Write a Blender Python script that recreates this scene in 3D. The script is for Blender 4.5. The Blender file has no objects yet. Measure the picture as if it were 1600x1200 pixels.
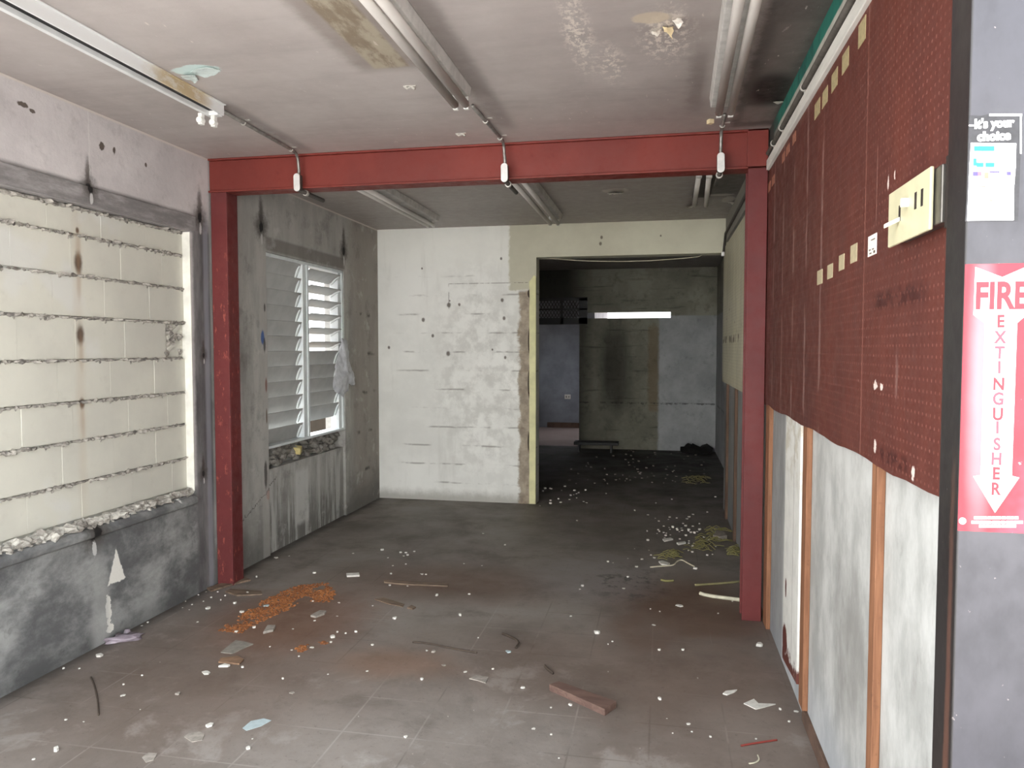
import bpy, bmesh, math, random
from mathutils import Vector, Matrix, noise as mnoise
random.seed(7)
S = bpy.context.scene
COL = S.collection
PI = math.pi

# ------------------------------------------------------------------ camera
F, YAW, PIT, EYE = 1172.3, -.19694, -.04726, 1.55
FW = Vector((math.sin(YAW)*math.cos(PIT), math.cos(YAW)*math.cos(PIT), math.sin(PIT)))
RT = Vector((math.cos(YAW), -math.sin(YAW), 0))
UP = RT.cross(FW)
O = Vector((0, 0, EYE))
cam = bpy.data.cameras.new('camera'); co = bpy.data.objects.new('camera', cam); COL.objects.link(co)
m = Matrix((RT, UP, -FW)).transposed().to_4x4(); m.translation = O
co.matrix_world = m
cam.sensor_width = 36; cam.lens = 36*F/1600; cam.clip_start = .02; cam.clip_end = 400
S.camera = co

def at(x, y, ax, v):
    """the point of the real plane ax = v that is seen at pixel x, y (survey helper)"""
    d = FW + RT*((x-800)/F) - UP*((y-600)/F)
    k = 'xyz'.index(ax)
    return O + d*((v-O[k])/d[k])
def depth(p): return (Vector(p)-O).dot(FW)

XL, XR, H, D1, D2, D3 = -2.865, .6, 2.763, 4.386, 7.32, 11.6
FY = 1.5            # shop front plane

# ------------------------------------------------------------------ materials
def c(r, g, b):
    f = lambda v: (v/255/12.92 if v/255 <= .04045 else ((v/255+.055)/1.055)**2.4)
    return (f(r), f(g), f(b), 1)

class NT:
    def __init__(s, name, rough=.8, obj=False):
        s.mat = bpy.data.materials.new(name); s.mat.use_nodes = True
        s.t = s.mat.node_tree; s.n = s.t.nodes
        s.b = s.n['Principled BSDF']; s.b.inputs['Roughness'].default_value = rough
        if obj: s.P = s.n.new('ShaderNodeTexCoord').outputs['Object']
        else: s.P = s.n.new('ShaderNodeNewGeometry').outputs['Position']
        sp = s.n.new('ShaderNodeSeparateXYZ'); s.l(s.P, sp.inputs[0])
        s.x, s.y, s.z = sp.outputs
    def l(s, a, b): s.t.links.new(a, b)
    def put(s, inp, v):
        if hasattr(v, 'is_output'): s.l(v, inp)
        else: inp.default_value = v
    def m(s, op, a, b=0., cl=False):
        n = s.n.new('ShaderNodeMath'); n.operation = op; n.use_clamp = cl
        s.put(n.inputs[0], a); s.put(n.inputs[1], b); return n.outputs[0]
    def mul(s, *a):
        r = a[0]
        for k in a[1:]: r = s.m('MULTIPLY', r, k)
        return r
    def add(s, a, b): return s.m('ADD', a, b)
    def inv(s, a): return s.m('SUBTRACT', 1., a)
    def mx(s, a, b): return s.m('MAXIMUM', a, b)
    def vscale(s, v, sc):
        n = s.n.new('ShaderNodeVectorMath'); n.operation = 'MULTIPLY'; s.put(n.inputs[0], v); n.inputs[1].default_value = sc; return n.outputs[0]
    def noise(s, sc, det=5, ro=.6, an=None, dist=0., off=None):
        n = s.n.new('ShaderNodeTexNoise'); v = s.P
        if an: v = s.vscale(v, an)
        if off:
            q = s.n.new('ShaderNodeVectorMath'); q.operation = 'ADD'; s.put(q.inputs[0], v); q.inputs[1].default_value = off; v = q.outputs[0]
        s.l(v, n.inputs['Vector']); n.inputs['Scale'].default_value = sc; n.inputs['Detail'].default_value = det
        n.inputs['Roughness'].default_value = ro; n.inputs['Distortion'].default_value = dist
        return n.outputs[0]
    def vor(s, sc, an=None, feat='F1'):
        n = s.n.new('ShaderNodeTexVoronoi'); n.feature = feat; v = s.vscale(s.P, an) if an else s.P
        s.l(v, n.inputs['Vector']); n.inputs['Scale'].default_value = sc; return n.outputs['Distance']
    def st(s, v, lo, hi, a=0., b=1.):
        n = s.n.new('ShaderNodeMapRange'); n.interpolation_type = 'SMOOTHSTEP'
        s.put(n.inputs[0], v)
        for i, k in enumerate((lo, hi, a, b)): n.inputs[i+1].default_value = k
        if lo > hi:
            n.inputs[1].default_value, n.inputs[2].default_value, n.inputs[3].default_value, n.inputs[4].default_value = hi, lo, b, a
        return n.outputs[0]
    def band(s, v, lo, hi, soft=.02):
        return s.mul(s.st(v, lo-soft, lo+soft), s.st(v, hi+soft, hi-soft))
    def wob(s, v, n, amp): return s.add(v, s.mul(s.m('SUBTRACT', n, .5), amp))
    def spot(s, ce, ra, n=None, amp=0., soft=.35):
        t = None
        for v, q, r in zip((s.x, s.y, s.z), ce, ra):
            if r is None: continue
            k = s.m('MULTIPLY', s.m('SUBTRACT', v, q), 1/r); k = s.mul(k, k)
            t = k if t is None else s.add(t, k)
        t = s.m('SQRT', t)
        if n is not None: t = s.wob(t, n, amp)
        return s.st(t, 1+soft, 1-soft)
    def mix(s, f, a, b):
        n = s.n.new('ShaderNodeMix'); n.data_type = 'RGBA'
        s.put(n.inputs[0], f); s.put(n.inputs[6], a); s.put(n.inputs[7], b); return n.outputs[2]
    def over(s, a, *ls):
        for f, col in ls: a = s.mix(f, a, col)
        return a
    def bump(s, h, st=.3, d=.01):
        n = s.n.new('ShaderNodeBump'); n.inputs['Strength'].default_value = st; n.inputs['Distance'].default_value = d
        s.l(h, n.inputs['Height']); s.l(n.outputs[0], s.b.inputs['Normal'])
    def done(s, col, rough=None, metal=None, spec=None):
        s.put(s.b.inputs['Base Color'], col)
        if rough is not None: s.put(s.b.inputs['Roughness'], rough)
        if metal is not None: s.put(s.b.inputs['Metallic'], metal)
        if spec is not None: s.put(s.b.inputs['Specular IOR Level'], spec)
        return s.mat

def simple(name, col, rough=.7, var=.12, sc=20, metal=0., bump=0., col2=None, spec=.5, an=None, world=False):
    n = NT(name, rough, obj=not world)
    q = n.noise(sc, 5, .6, an=an)
    d = tuple(v*(1-var*3) for v in col[:3])+(1,)
    o = n.mix(n.st(q, .35, .7), col, col2 or d)
    if bump: n.bump(q, bump, .004)
    return n.done(o, rough, metal, spec)

M = {}
def mat_wall_left():
    n = NT('plaster_left', .85)
    big = n.noise(1.6, 6, .65); fine = n.noise(9, 6, .7); vert = n.noise(2.4, 6, .66, an=(1, 2.4, .6)); cl = n.noise(3.1, 7, .68, off=(3, 1, 9), dist=.15, an=(1, .7, 1.1)); cr = n.noise(30, 5, .7)
    y, z = n.y, n.z
    up = n.mix(n.st(big, .3, .7), c(206, 200, 198), c(184, 178, 177))
    up = n.mix(n.mul(n.st(fine, .5, .75), .35), up, c(140, 135, 134))
    # lower front dado, sooty with pale clouds
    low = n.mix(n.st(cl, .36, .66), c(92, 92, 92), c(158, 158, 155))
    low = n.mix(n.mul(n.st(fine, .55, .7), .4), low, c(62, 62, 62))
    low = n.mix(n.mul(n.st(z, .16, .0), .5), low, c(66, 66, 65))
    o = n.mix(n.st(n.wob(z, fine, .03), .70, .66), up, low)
    # smoky lintel band
    bnd = n.mul(n.band(z, 2.27, 2.385, .012), n.st(y, 4.27, 4.2))
    o = n.mix(n.mul(bnd, n.st(n.noise(4, 5, .7, an=(1, 1, 4)), .2, .65, .45, .95)), o, c(112, 108, 107))
    # dark pier by the steel frame
    pier = n.mul(n.band(n.wob(y, fine, .03), 4.215, 4.6, .02), n.st(n.wob(z, big, .5), 2.42, 2.22))
    o = n.mix(pier, o, n.mix(n.st(vert, .35, .7), c(84, 82, 83), c(132, 130, 129)))
    o = n.mix(n.mul(n.band(y, 4.325, 4.375, .012), .55, n.st(z, 2.45, 2.3)), o, c(150, 152, 160))
    # rear bay, grey and streaky
    rear = n.st(y, 4.38, 4.41)
    rc = n.mix(n.st(vert, .33, .68), c(150, 148, 143), c(184, 182, 176))
    rc = n.mix(n.mul(n.st(fine, .52, .7), .35), rc, c(116, 113, 109))
    rc = n.mix(n.mul(n.st(z, 1.6, 2.6), .5), rc, c(176, 171, 166))
    rc = n.mix(n.mul(n.st(n.wob(y, big, .35), 6.5, 6.75), .7), rc, c(146, 137, 128))
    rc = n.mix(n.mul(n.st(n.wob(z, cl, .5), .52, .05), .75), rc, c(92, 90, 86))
    wl = n.mul(n.band(y, 5.12, 6.46, .03), n.st(z, .66, .6), n.st(n.noise(6, 4, .6, an=(1, 2.6, .25)), .48, .62))
    rc = n.mix(n.mul(wl, .7), rc, c(196, 196, 192))
    wp = n.mul(n.band(n.wob(y, fine, .05), 5.55, 5.78, .02), n.band(n.wob(z, fine, .08), .12, .56, .03))
    rc = n.mix(n.mul(wp, .75), rc, c(206, 206, 202))
    hd = n.mul(n.band(z, 2.275, 2.375, .012), n.band(y, 5.1, 6.5, .03))
    rc = n.mix(n.mul(hd, .65), rc, c(104, 98, 92))
    j = n.mul(n.band(y, 5.0, 5.1, .015), n.st(z, 2.3, 2.2)); rc = n.mix(n.mul(j, .45), rc, c(186, 182, 176))
    mo_ = n.noise(3.6, 6, .7, off=(7, 2, 4)); rc = n.mix(n.mul(n.st(mo_, .52, .7), .5), rc, c(104, 101, 97))
    rc = n.mix(n.mul(n.st(n.noise(5, 5, .7, off=(1, 8, 2)), .56, .7), .4), rc, c(204, 202, 197))
    o = n.mix(rear, o, rc)
    # course marks near the back corner
    cm = n.mul(n.band(y, 6.75, 7.2, .1), n.st(n.m('PINGPONG', n.add(z, .02), .19), .03, .0), n.st(z, 2.25, 2.2), n.st(n.noise(7, 2, .5), .5, .62))
    o = n.mix(n.mul(cm, .8), o, c(48, 44, 42))
    # block chips, rusty bolt holes with soot above and runs below
    for (yy, zz, r) in ((3.359, 2.365, .034), (4.297, 2.374, .04), (4.309, 1.507, .022), (4.284, .752, .026), (5.039, 2.431, .05), (6.484, 2.44, .05), (3.33, .6, .05)):
        up_ = n.spot((0, yy, zz+r*1.9), (None, r*.55, r*2.4), cr, 1.3, .6)
        hl = n.spot((0, yy, zz), (None, r*1.5, r*1.7), cr, 1.5, .7)
        o = n.over(o, (n.mul(up_, .75), c(58, 46, 38)), (n.mul(hl, .8), c(64, 58, 52)), (n.spot((0, yy, zz), (None, r*.5, r*.75), cr, 1.3, .2), c(24, 20, 18)))
        o = n.mix(n.mul(n.spot((0, yy+.005, zz-r*1.7), (None, r*.3, r*.8), cr, 2., .2), .8), o, c(205, 203, 200))
    for (yy, zz, a, b) in ((2.97, 2.66, .03, .012), (3.46, 2.6, .018, .02), (3.55, 2.6, .01, .02), (3.8, 2.585, .01, .012), (4.02, .64, .012, .02), (3.02, 2.648, .018, .01)):
        o = n.mix(n.spot((0, yy, zz), (None, a, b), cr, 1.8, .2), o, c(92, 82, 74) if zz > 1 else c(215, 215, 212))
    # bare white patches where the skim coat has fallen away
    tri = n.m('SUBTRACT', n.m('ABSOLUTE', n.m('SUBTRACT', n.wob(y, cr, .03), 3.49)), n.mul(n.m('SUBTRACT', .475, z), .36))
    pk = n.mul(n.st(tri, .004, -.002), n.st(n.wob(z, cr, .04), .292, .298))
    pk = n.mx(pk, n.spot((0, 3.425, .165), (None, .02, .08), cr, 2.4, .06))
    pk = n.mx(pk, n.spot((0, 3.43, .06), (None, .028, .022), cr, 1.5, .06))
    o = n.mix(pk, o, c(226, 223, 214))
    dr = n.mul(n.spot((0, 3.37, .12), (None, .06, .3), cl, .9, .5), .55); o = n.mix(dr, o, c(170, 170, 166))
    # paint daub and scratches at the window jamb
    o = n.mix(n.mul(n.spot((0, 5.035, 1.63), (None, .022, .05), fine, 1.0, .3), .85), o, c(38, 84, 150))
    for (yy, zz, a, b, k) in ((5.07, 1.85, .012, .03, c(50, 46, 44)), (5.06, 1.57, .016, .05, c(48, 46, 50)), (5.075, 1.28, .014, .05, c(120, 74, 62)), (5.075, 1.05, .01, .05, c(90, 66, 46)), (5.05, .62, .02, .1, c(50, 44, 42)), (5.09, .46, .03, .035, c(176, 150, 140))):
        o = n.mix(n.mul(n.spot((0, yy, zz), (None, a, b), fine, 1.2, .3), .8), o, k)
    # long settling crack
    cz = n.add(.27, n.mul(n.m('SUBTRACT', y, 4.55), .42)); ck = n.st(n.m('ABSOLUTE', n.wob(n.m('SUBTRACT', z, cz), cr, .1)), .006, .001)
    o = n.mix(n.mul(ck, n.band(y, 4.6, 5.25, .02), .8), o, c(66, 60, 56))
    # vertical plaster seam with flakes
    sm = n.mul(n.st(n.m('ABSOLUTE', n.wob(n.m('SUBTRACT', y, 3.37), fine, .02)), .006, .001), n.st(z, 2.4, 2.45)); o = n.mix(n.mul(sm, .7), o, c(212, 208, 204))
    o = n.mix(n.st(z, 2.745, 2.757), o, c(205, 196, 188))
    n.bump(n.add(n.mul(fine, .5), cr), .35, .006)
    return n.done(o)

def mat_infill():
    n = NT('painted_block', .75)
    big = n.noise(1.5, 5, .6); fine = n.noise(11, 5, .65)
    o = n.mix(n.st(big, .35, .7), c(206, 203, 190), c(192, 189, 178))
    o = n.mix(n.mul(n.st(fine, .55, .75), .3), o, c(182, 178, 166))
    hazes = n.noise(2.2, 3, .5, off=(0, 4, 4)); o = n.mix(n.mul(n.st(hazes, .58, .66), .35), o, c(208, 208, 208))
    rr = n.noise(14, 4, .6, an=(1, 1, .3))
    run = n.mul(n.spot((0, 3.33, 1.5), (None, .028, 1.1), rr, 1.8, .8), .2); o = n.mix(run, o, c(176, 152, 120))
    for zz, s_ in ((1.985, 1.), (1.62, 1.), (1.27, .55), (2.15, .3)):
        o = n.mix(n.mul(n.spot((0, 3.335, zz), (None, .022*s_+.004, .05*s_), fine, 1.1, .5), .9), o, c(70, 46, 30))
        o = n.mix(n.mul(n.spot((0, 3.338, zz-.09), (None, .013, .08), rr, 1.6, .8), .35), o, c(150, 116, 84))
    n.bump(n.noise(60, 3, .6), .12, .003)
    return n.done(o)

def mat_mortar():
    n = NT('rough_mortar', .95)
    f = n.noise(22, 6, .7)
    n.bump(n.noise(70, 4, .7), .8, .006)
    return n.done(n.mix(n.st(f, .35, .65), c(104, 99, 94), c(176, 170, 160)))

def mat_rubble(name, a, b, d):
    n = NT(name, .95)
    f = n.noise(9, 5, .7); g = n.noise(30, 4, .7)
    o = n.mix(n.st(f, .38, .6), a, b); o = n.mix(n.mul(n.st(g, .55, .7), .6), o, d)
    n.bump(g, .8, .01)
    return n.done(o)

def mat_ceiling():
    n = NT('ceiling_paint', .55)
    x, y = n.x, n.y
    big = n.noise(1.1, 5, .6); fine = n.noise(12, 6, .7); lat = n.noise(2.2, 5, .65, an=(.35, 2.2, 1))
    o = n.mix(n.st(big, .3, .7), c(186, 178, 173), c(168, 159, 154))
    o = n.mix(n.mul(n.st(lat, .45, .7), .35), o, c(148, 138, 134))
    o = n.mix(n.mul(n.st(n.wob(y, big, .5), 3.6, 4.3), .35), o, c(170, 156, 150))
    # darker tone round the right hand lamp, smoke at the right edge
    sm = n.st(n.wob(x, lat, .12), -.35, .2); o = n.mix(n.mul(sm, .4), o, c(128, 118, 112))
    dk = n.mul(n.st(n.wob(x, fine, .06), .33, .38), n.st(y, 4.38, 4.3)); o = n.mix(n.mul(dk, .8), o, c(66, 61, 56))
    pat = n.mul(n.band(n.wob(x, fine, .05), .42, .55, .02), n.band(n.wob(y, fine, .08), 3.0, 3.55, .03)); o = n.mix(n.mul(pat, .6), o, c(116, 108, 102))
    pat = n.mul(n.band(n.wob(x, fine, .05), .40, .56, .02), n.band(n.wob(y, fine, .08), 3.98, 4.25, .03)); o = n.mix(n.mul(pat, .5), o, c(140, 130, 124))
    dk = n.spot((.49, 3.75, 0), (.09, .22, None), fine, .7, .4); o = n.mix(n.mul(dk, .9), o, c(34, 32, 30))
    # darker lines beside fixtures
    for x0, a, b, w in ((-.845, 2.2, 4.1, .05), (-2.14, 3.4, 4.35, .04), (.15, 3.2, 4.0, .04)):
        o = n.mix(n.mul(n.band(n.wob(x, fine, .07), x0-w, x0+w, .03), n.band(y, a, b, .15), .5), o, c(104, 94, 90))
    # ghost of a removed lamp
    gh = n.mul(n.band(n.wob(x, fine, .015), -1.235, -1.075, .01), n.st(n.wob(y, fine, .05), 3.16, 3.12))
    gc = n.mix(n.st(n.noise(5, 5, .7, an=(2.5, .8, 1)), .42, .58), c(168, 157, 138), c(134, 120, 102))
    o = n.mix(n.mul(n.mul(n.band(n.wob(x, fine, .05), -1.31, -1.0, .035), n.st(n.wob(y, fine, .06), 3.22, 3.1)), .5), o, c(112, 98, 88))
    o = n.mix(gh, o, gc)
    # fresh pale area round the peeling paint, fine scrapes
    sc = n.mul(n.st(n.noise(34, 3, .6, an=(1, .35, 1)), .66, .73), n.st(n.noise(1.7, 3, .5, off=(5, 2, 0)), .5, .62)); o = n.mix(n.mul(sc, .65), o, c(224, 214, 204))
    for p, r in (((-.33, 3.0), (.05, .35)), ((-.22, 3.3), (.05, .2)), ((.0, 3.05), (.09, .22))):
        o = n.mix(n.mul(n.spot((p[0], p[1], 0), (r[0], r[1], None), fine, .9, .6), n.st(n.noise(40, 3, .7, an=(1, .6, 1)), .46, .6), .8), o, c(222, 212, 200))
    o = n.mix(n.mul(n.spot((-.05, 2.86, 0), (.07, .05, None), fine, .9, .15), .8), o, c(196, 182, 160))
    o = n.mix(n.spot((-2.0, 3.0, 0), (.11, .06, None), fine, 1., .1), o, c(200, 214, 210))
    # rear bay is duller
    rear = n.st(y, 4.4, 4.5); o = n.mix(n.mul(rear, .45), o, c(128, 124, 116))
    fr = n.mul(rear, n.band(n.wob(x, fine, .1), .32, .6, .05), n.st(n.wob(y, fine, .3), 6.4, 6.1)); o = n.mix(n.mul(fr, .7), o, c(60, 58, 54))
    for p, r in (((-.36, 5.88), (.1, .09)), ((.4, 6.2), (.16, .04)), ((.52, 6.4), (.05, .14))):
        o = n.mix(n.mul(n.spot((p[0], p[1], 0), (r[0], r[1], None), fine, 1.1, .15), .7), o, c(190, 184, 172))
    sp = n.st(n.vor(7), .03, .015); o = n.mix(n.mul(sp, .45, n.st(n.noise(3, 2), .5, .6)), o, c(226, 220, 214))
    n.bump(n.add(fine, n.mul(n.noise(45, 4, .7), .6)), .15, .006)
    return n.done(o, n.st(fine, .3, .7, .42, .62), spec=.35)

def mat_floor():
    n = NT('worn_tile_floor', .7)
    x, y = n.x, n.y
    big = n.noise(.9, 6, .65); fine = n.noise(8, 6, .7); gr = n.noise(38, 4, .7); pt = n.noise(2.1, 6, .68, dist=.25)
    o = n.mix(n.st(big, .34, .66), c(114, 106, 99), c(142, 134, 127))
    o = n.mix(n.mul(n.st(pt, .52, .68), .55), o, c(100, 91, 83))
    clean = n.mul(n.st(pt, .46, .34), n.st(n.wob(y, big, .8), 4.0, 3.2)); o = n.mix(n.mul(clean, .7), o, c(168, 163, 157))
    # tile joints
    tx = n.m('PINGPONG', n.add(x, 10.1), .1525); ty = n.m('PINGPONG', n.add(y, 10.03), .1525)
    jt = n.st(n.m('MINIMUM', tx, ty), .006, .001)
    jm = n.mul(jt, n.st(n.noise(1.6, 3, .6, off=(8, 8, 0)), .47, .6), n.st(y, 4.8, 3.6)); o = n.mix(n.mul(jm, .3), o, c(186, 180, 172))
    jd = n.mul(jt, n.st(n.noise(1.6, 3, .6, off=(2, 5, 0)), .5, .62)); o = n.mix(n.mul(jd, .35), o, c(70, 62, 56))
    # brown dirt
    for p, r, k in (((-1.35, 4.75), (.75, .35), .6), ((.15, 4.6), (.45, .55), .75), ((-.35, 3.6), (.8, .45), .35), ((-2.2, 3.2), (.6, .8), .35), ((-1.6, 3.3), (.5, .5), .25), ((.3, 3.2), (.5, 1.2), .3)):
        o = n.mix(n.mul(n.spot((p[0], p[1], 0), (r[0], r[1], None), pt, 1.4, .6), k), o, c(96, 70, 52))
    # rust coloured stain round the powder
    rs = n.spot((-2.06, 3.95, 0), (.42, .5, None), fine, .7, .5); o = n.mix(n.mul(rs, .6), o, c(112, 74, 50))
    o = n.mix(n.mul(n.spot((-1.3, 3.45, 0), (.28, .16, None), pt, 1.2, .6), .4), o, c(136, 100, 74))
    # grey cement smear in the middle, black oily marks
    gs = n.spot((-.45, 5.05, 0), (.42, .5, None), pt, .9, .5); o = n.mix(n.mul(gs, .6), o, c(140, 134, 132))
    ol = n.mul(n.spot((-.2, 4.95, 0), (.25, .35, None), fine, 1., .6), n.st(fine, .5, .62)); o = n.mix(n.mul(ol, .8), o, c(44, 40, 37))
    # rear is filmed with dark wet dirt
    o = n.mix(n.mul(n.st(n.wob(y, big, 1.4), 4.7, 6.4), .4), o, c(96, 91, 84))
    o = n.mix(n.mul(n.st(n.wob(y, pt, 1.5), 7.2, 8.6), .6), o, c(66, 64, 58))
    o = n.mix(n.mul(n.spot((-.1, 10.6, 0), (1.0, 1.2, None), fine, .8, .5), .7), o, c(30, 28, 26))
    o = n.mix(n.mul(n.st(n.wob(y, fine, .2), 11.75, 11.9), 1.), o, c(182, 160, 152))
    o = n.mix(n.mul(n.st(n.wob(x, fine, .1), XL+.12, XL+.0), n.st(y, 11, 10), .7), o, c(52, 48, 44))
    o = n.mix(n.mul(n.st(gr, .58, .72), .35), o, c(66, 58, 52))
    gp = n.st(n.vor(22), .04, .02); o = n.mix(n.mul(gp, n.st(n.noise(5, 4, .7), .56, .62), n.st(y, 11, 10), .5), o, c(205, 200, 194))
    n.bump(n.add(n.mul(fine, .6), n.mul(gr, .5)), .25, .006)
    return n.done(o, n.st(pt, .35, .7, .5, .8), spec=.35)

def mat_back():
    n = NT('whitewashed_back_wall', .8)
    x, z = n.x, n.z
    big = n.noise(1.3, 6, .65); fine = n.noise(10, 6, .7); vs = n.noise(5, 5, .6, an=(2, 1, .25))
    o = n.mix(n.st(big, .35, .72), c(240, 240, 234), c(224, 224, 218))
    dirty = n.mul(n.spot((-1.75, 0, 1.25), (.55, None, .95), big, 1.1, .5), n.st(n.noise(6, 6, .7), .42, .62)); o = n.mix(n.mul(dirty, .42), o, c(178, 176, 168))
    o = n.mix(n.mul(n.st(vs, .55, .75), .3), o, c(200, 198, 190))
    zz = n.wob(z, n.noise(3, 4, .6), .02)
    ln = n.mul(n.st(n.m('PINGPONG', n.add(zz, .004), .095), .014, .0), n.st(n.noise(2.6, 4, .6, an=(1, 1, 2)), .48, .6), n.st(z, 2.35, 2.2), n.st(x, -2.75, -2.5)); o = n.mix(n.mul(ln, .7), o, c(132, 126, 118))
    o = n.mix(n.mul(n.st(n.wob(z, fine, .12), .14, .02), .6), o, c(132, 128, 116))
    o = n.mix(n.mul(n.st(z, 2.2, 2.6), .3), o, c(240, 238, 226))
    # putty coloured area round the opening
    bx = n.wob(x, fine, .09)
    bg = n.mx(n.mul(n.st(bx, -1.5, -1.475), n.st(n.wob(z, fine, .07), 2.12, 2.14)), n.st(x, -1.2, -1.19)); o = n.mix(bg, o, n.mix(n.st(big, .3, .7), c(206, 203, 182), c(190, 186, 166)))
    # peeled brown edge by the timber strip
    pe = n.mul(n.st(n.wob(x, n.noise(7, 5, .7), .13), -1.405, -1.375), n.st(n.wob(z, fine, .08), 2.14, 2.1), n.st(x, -1.2, -1.24)); o = n.mix(n.mul(pe, .9), o, n.mix(n.st(fine, .35, .65), c(170, 154, 132), c(128, 112, 94)))
    for p, r in (((-1.285, 2.09), (.02, .04)), ((-1.288, 1.2), (.014, .13)), ((-1.288, .62), (.014, .1)), ((-1.288, 1.62), (.012, .12))):
        o = n.mix(n.spot((p[0], 0, p[1]), (r[0], None, r[1]), fine, 1., .2), o, c(58, 46, 36))
    for p, r in (((-2.11, 1.99), .02), ((-2.1, 2.03), .008), ((-2.38, 1.84), .016), ((-2.75, 1.56), .012), ((-1.57, 2.44), .01), ((-2.39, 2.36), .008), ((-2.12, 1.5), .02), ((-1.53, 1.46), .012), ((-1.66, 1.54), .008), ((-2.0, 1.99), .012), ((-1.56, 2.03), .014), ((-.58, 2.62), .012), ((-.59, 2.56), .014), ((-.02, 2.62), .008), ((-1.54, 1.85), .016), ((-2.28, 1.68), .012)):
        o = n.mix(n.mul(n.spot((p[0], 0, p[1]), (r, None, r*1.3), fine, 1.2, .4), .85), o, c(84, 72, 62))
    pn = n.mul(n.mx(n.mul(n.st(n.m('ABSOLUTE', n.m('SUBTRACT', x, -2.11)), .006, .001), n.band(z, 1.95, 2.2, .01)), n.mul(n.st(n.m('ABSOLUTE', n.m('SUBTRACT', z, 2.2)), .006, .001), n.band(x, -2.11, -1.3, .01))), n.st(fine, .4, .55)); o = n.mix(n.mul(pn, .7), o, c(110, 100, 92))
    n.bump(n.add(fine, n.mul(n.noise(60, 3), .4)), .2, .006)
    return n.done(o)

def mat_right_wall():
    n = NT('right_wall_board', .85)
    y, z = n.y, n.z
    vs = n.noise(3.4, 6, .68, an=(1, 1.1, .6)); big = n.noise(1.4, 5, .6); fine = n.noise(12, 5, .7, an=(1, 1, .5))
    o = n.mix(n.st(vs, .36, .66), c(160, 159, 154), c(196, 195, 190))
    o = n.mix(n.mul(n.st(fine, .56, .72), .35), o, c(124, 120, 114))
    o = n.mix(n.mul(n.st(n.wob(z, big, .6), .45, .0), .4), o, c(176, 182, 192))
    o = n.mix(n.mul(n.spot((0, 2.55, .55), (None, .25, .25), vs, 1.2, .7), .4), o, c(96, 90, 84))
    o = n.mix(n.mul(n.st(y, 3.85, 3.9), .55), o, c(108, 108, 110))
    o = n.mix(n.mul(n.st(y, 4.5, 4.6), .4), o, c(120, 120, 116))
    top = n.st(z, 2.5, 2.53); o = n.mix(top, o, n.mix(n.st(fine, .4, .7), c(190, 187, 176), c(160, 156, 146)))
    tl = n.mul(n.st(n.wob(z, n.noise(6, 4), .012), 2.69, 2.7), n.st(y, 4.4, 4.3)); o = n.mix(tl, o, n.mix(n.st(fine, .45, .7), c(38, 118, 102), c(28, 84, 76)))
    o = n.mix(n.mul(n.st(n.wob(y, fine, .3), 4.0, 4.3), n.band(z, 2.6, 2.77, .02), n.st(y, 4.5, 4.4)), o, c(52, 54, 50))
    o = n.mix(n.mul(n.st(y, 4.4, 4.6), n.st(z, 2.5, 2.55), .8), o, c(130, 126, 116))
    n.bump(n.add(vs, n.mul(fine, .5)), .2, .006)
    return n.done(o)

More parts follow.
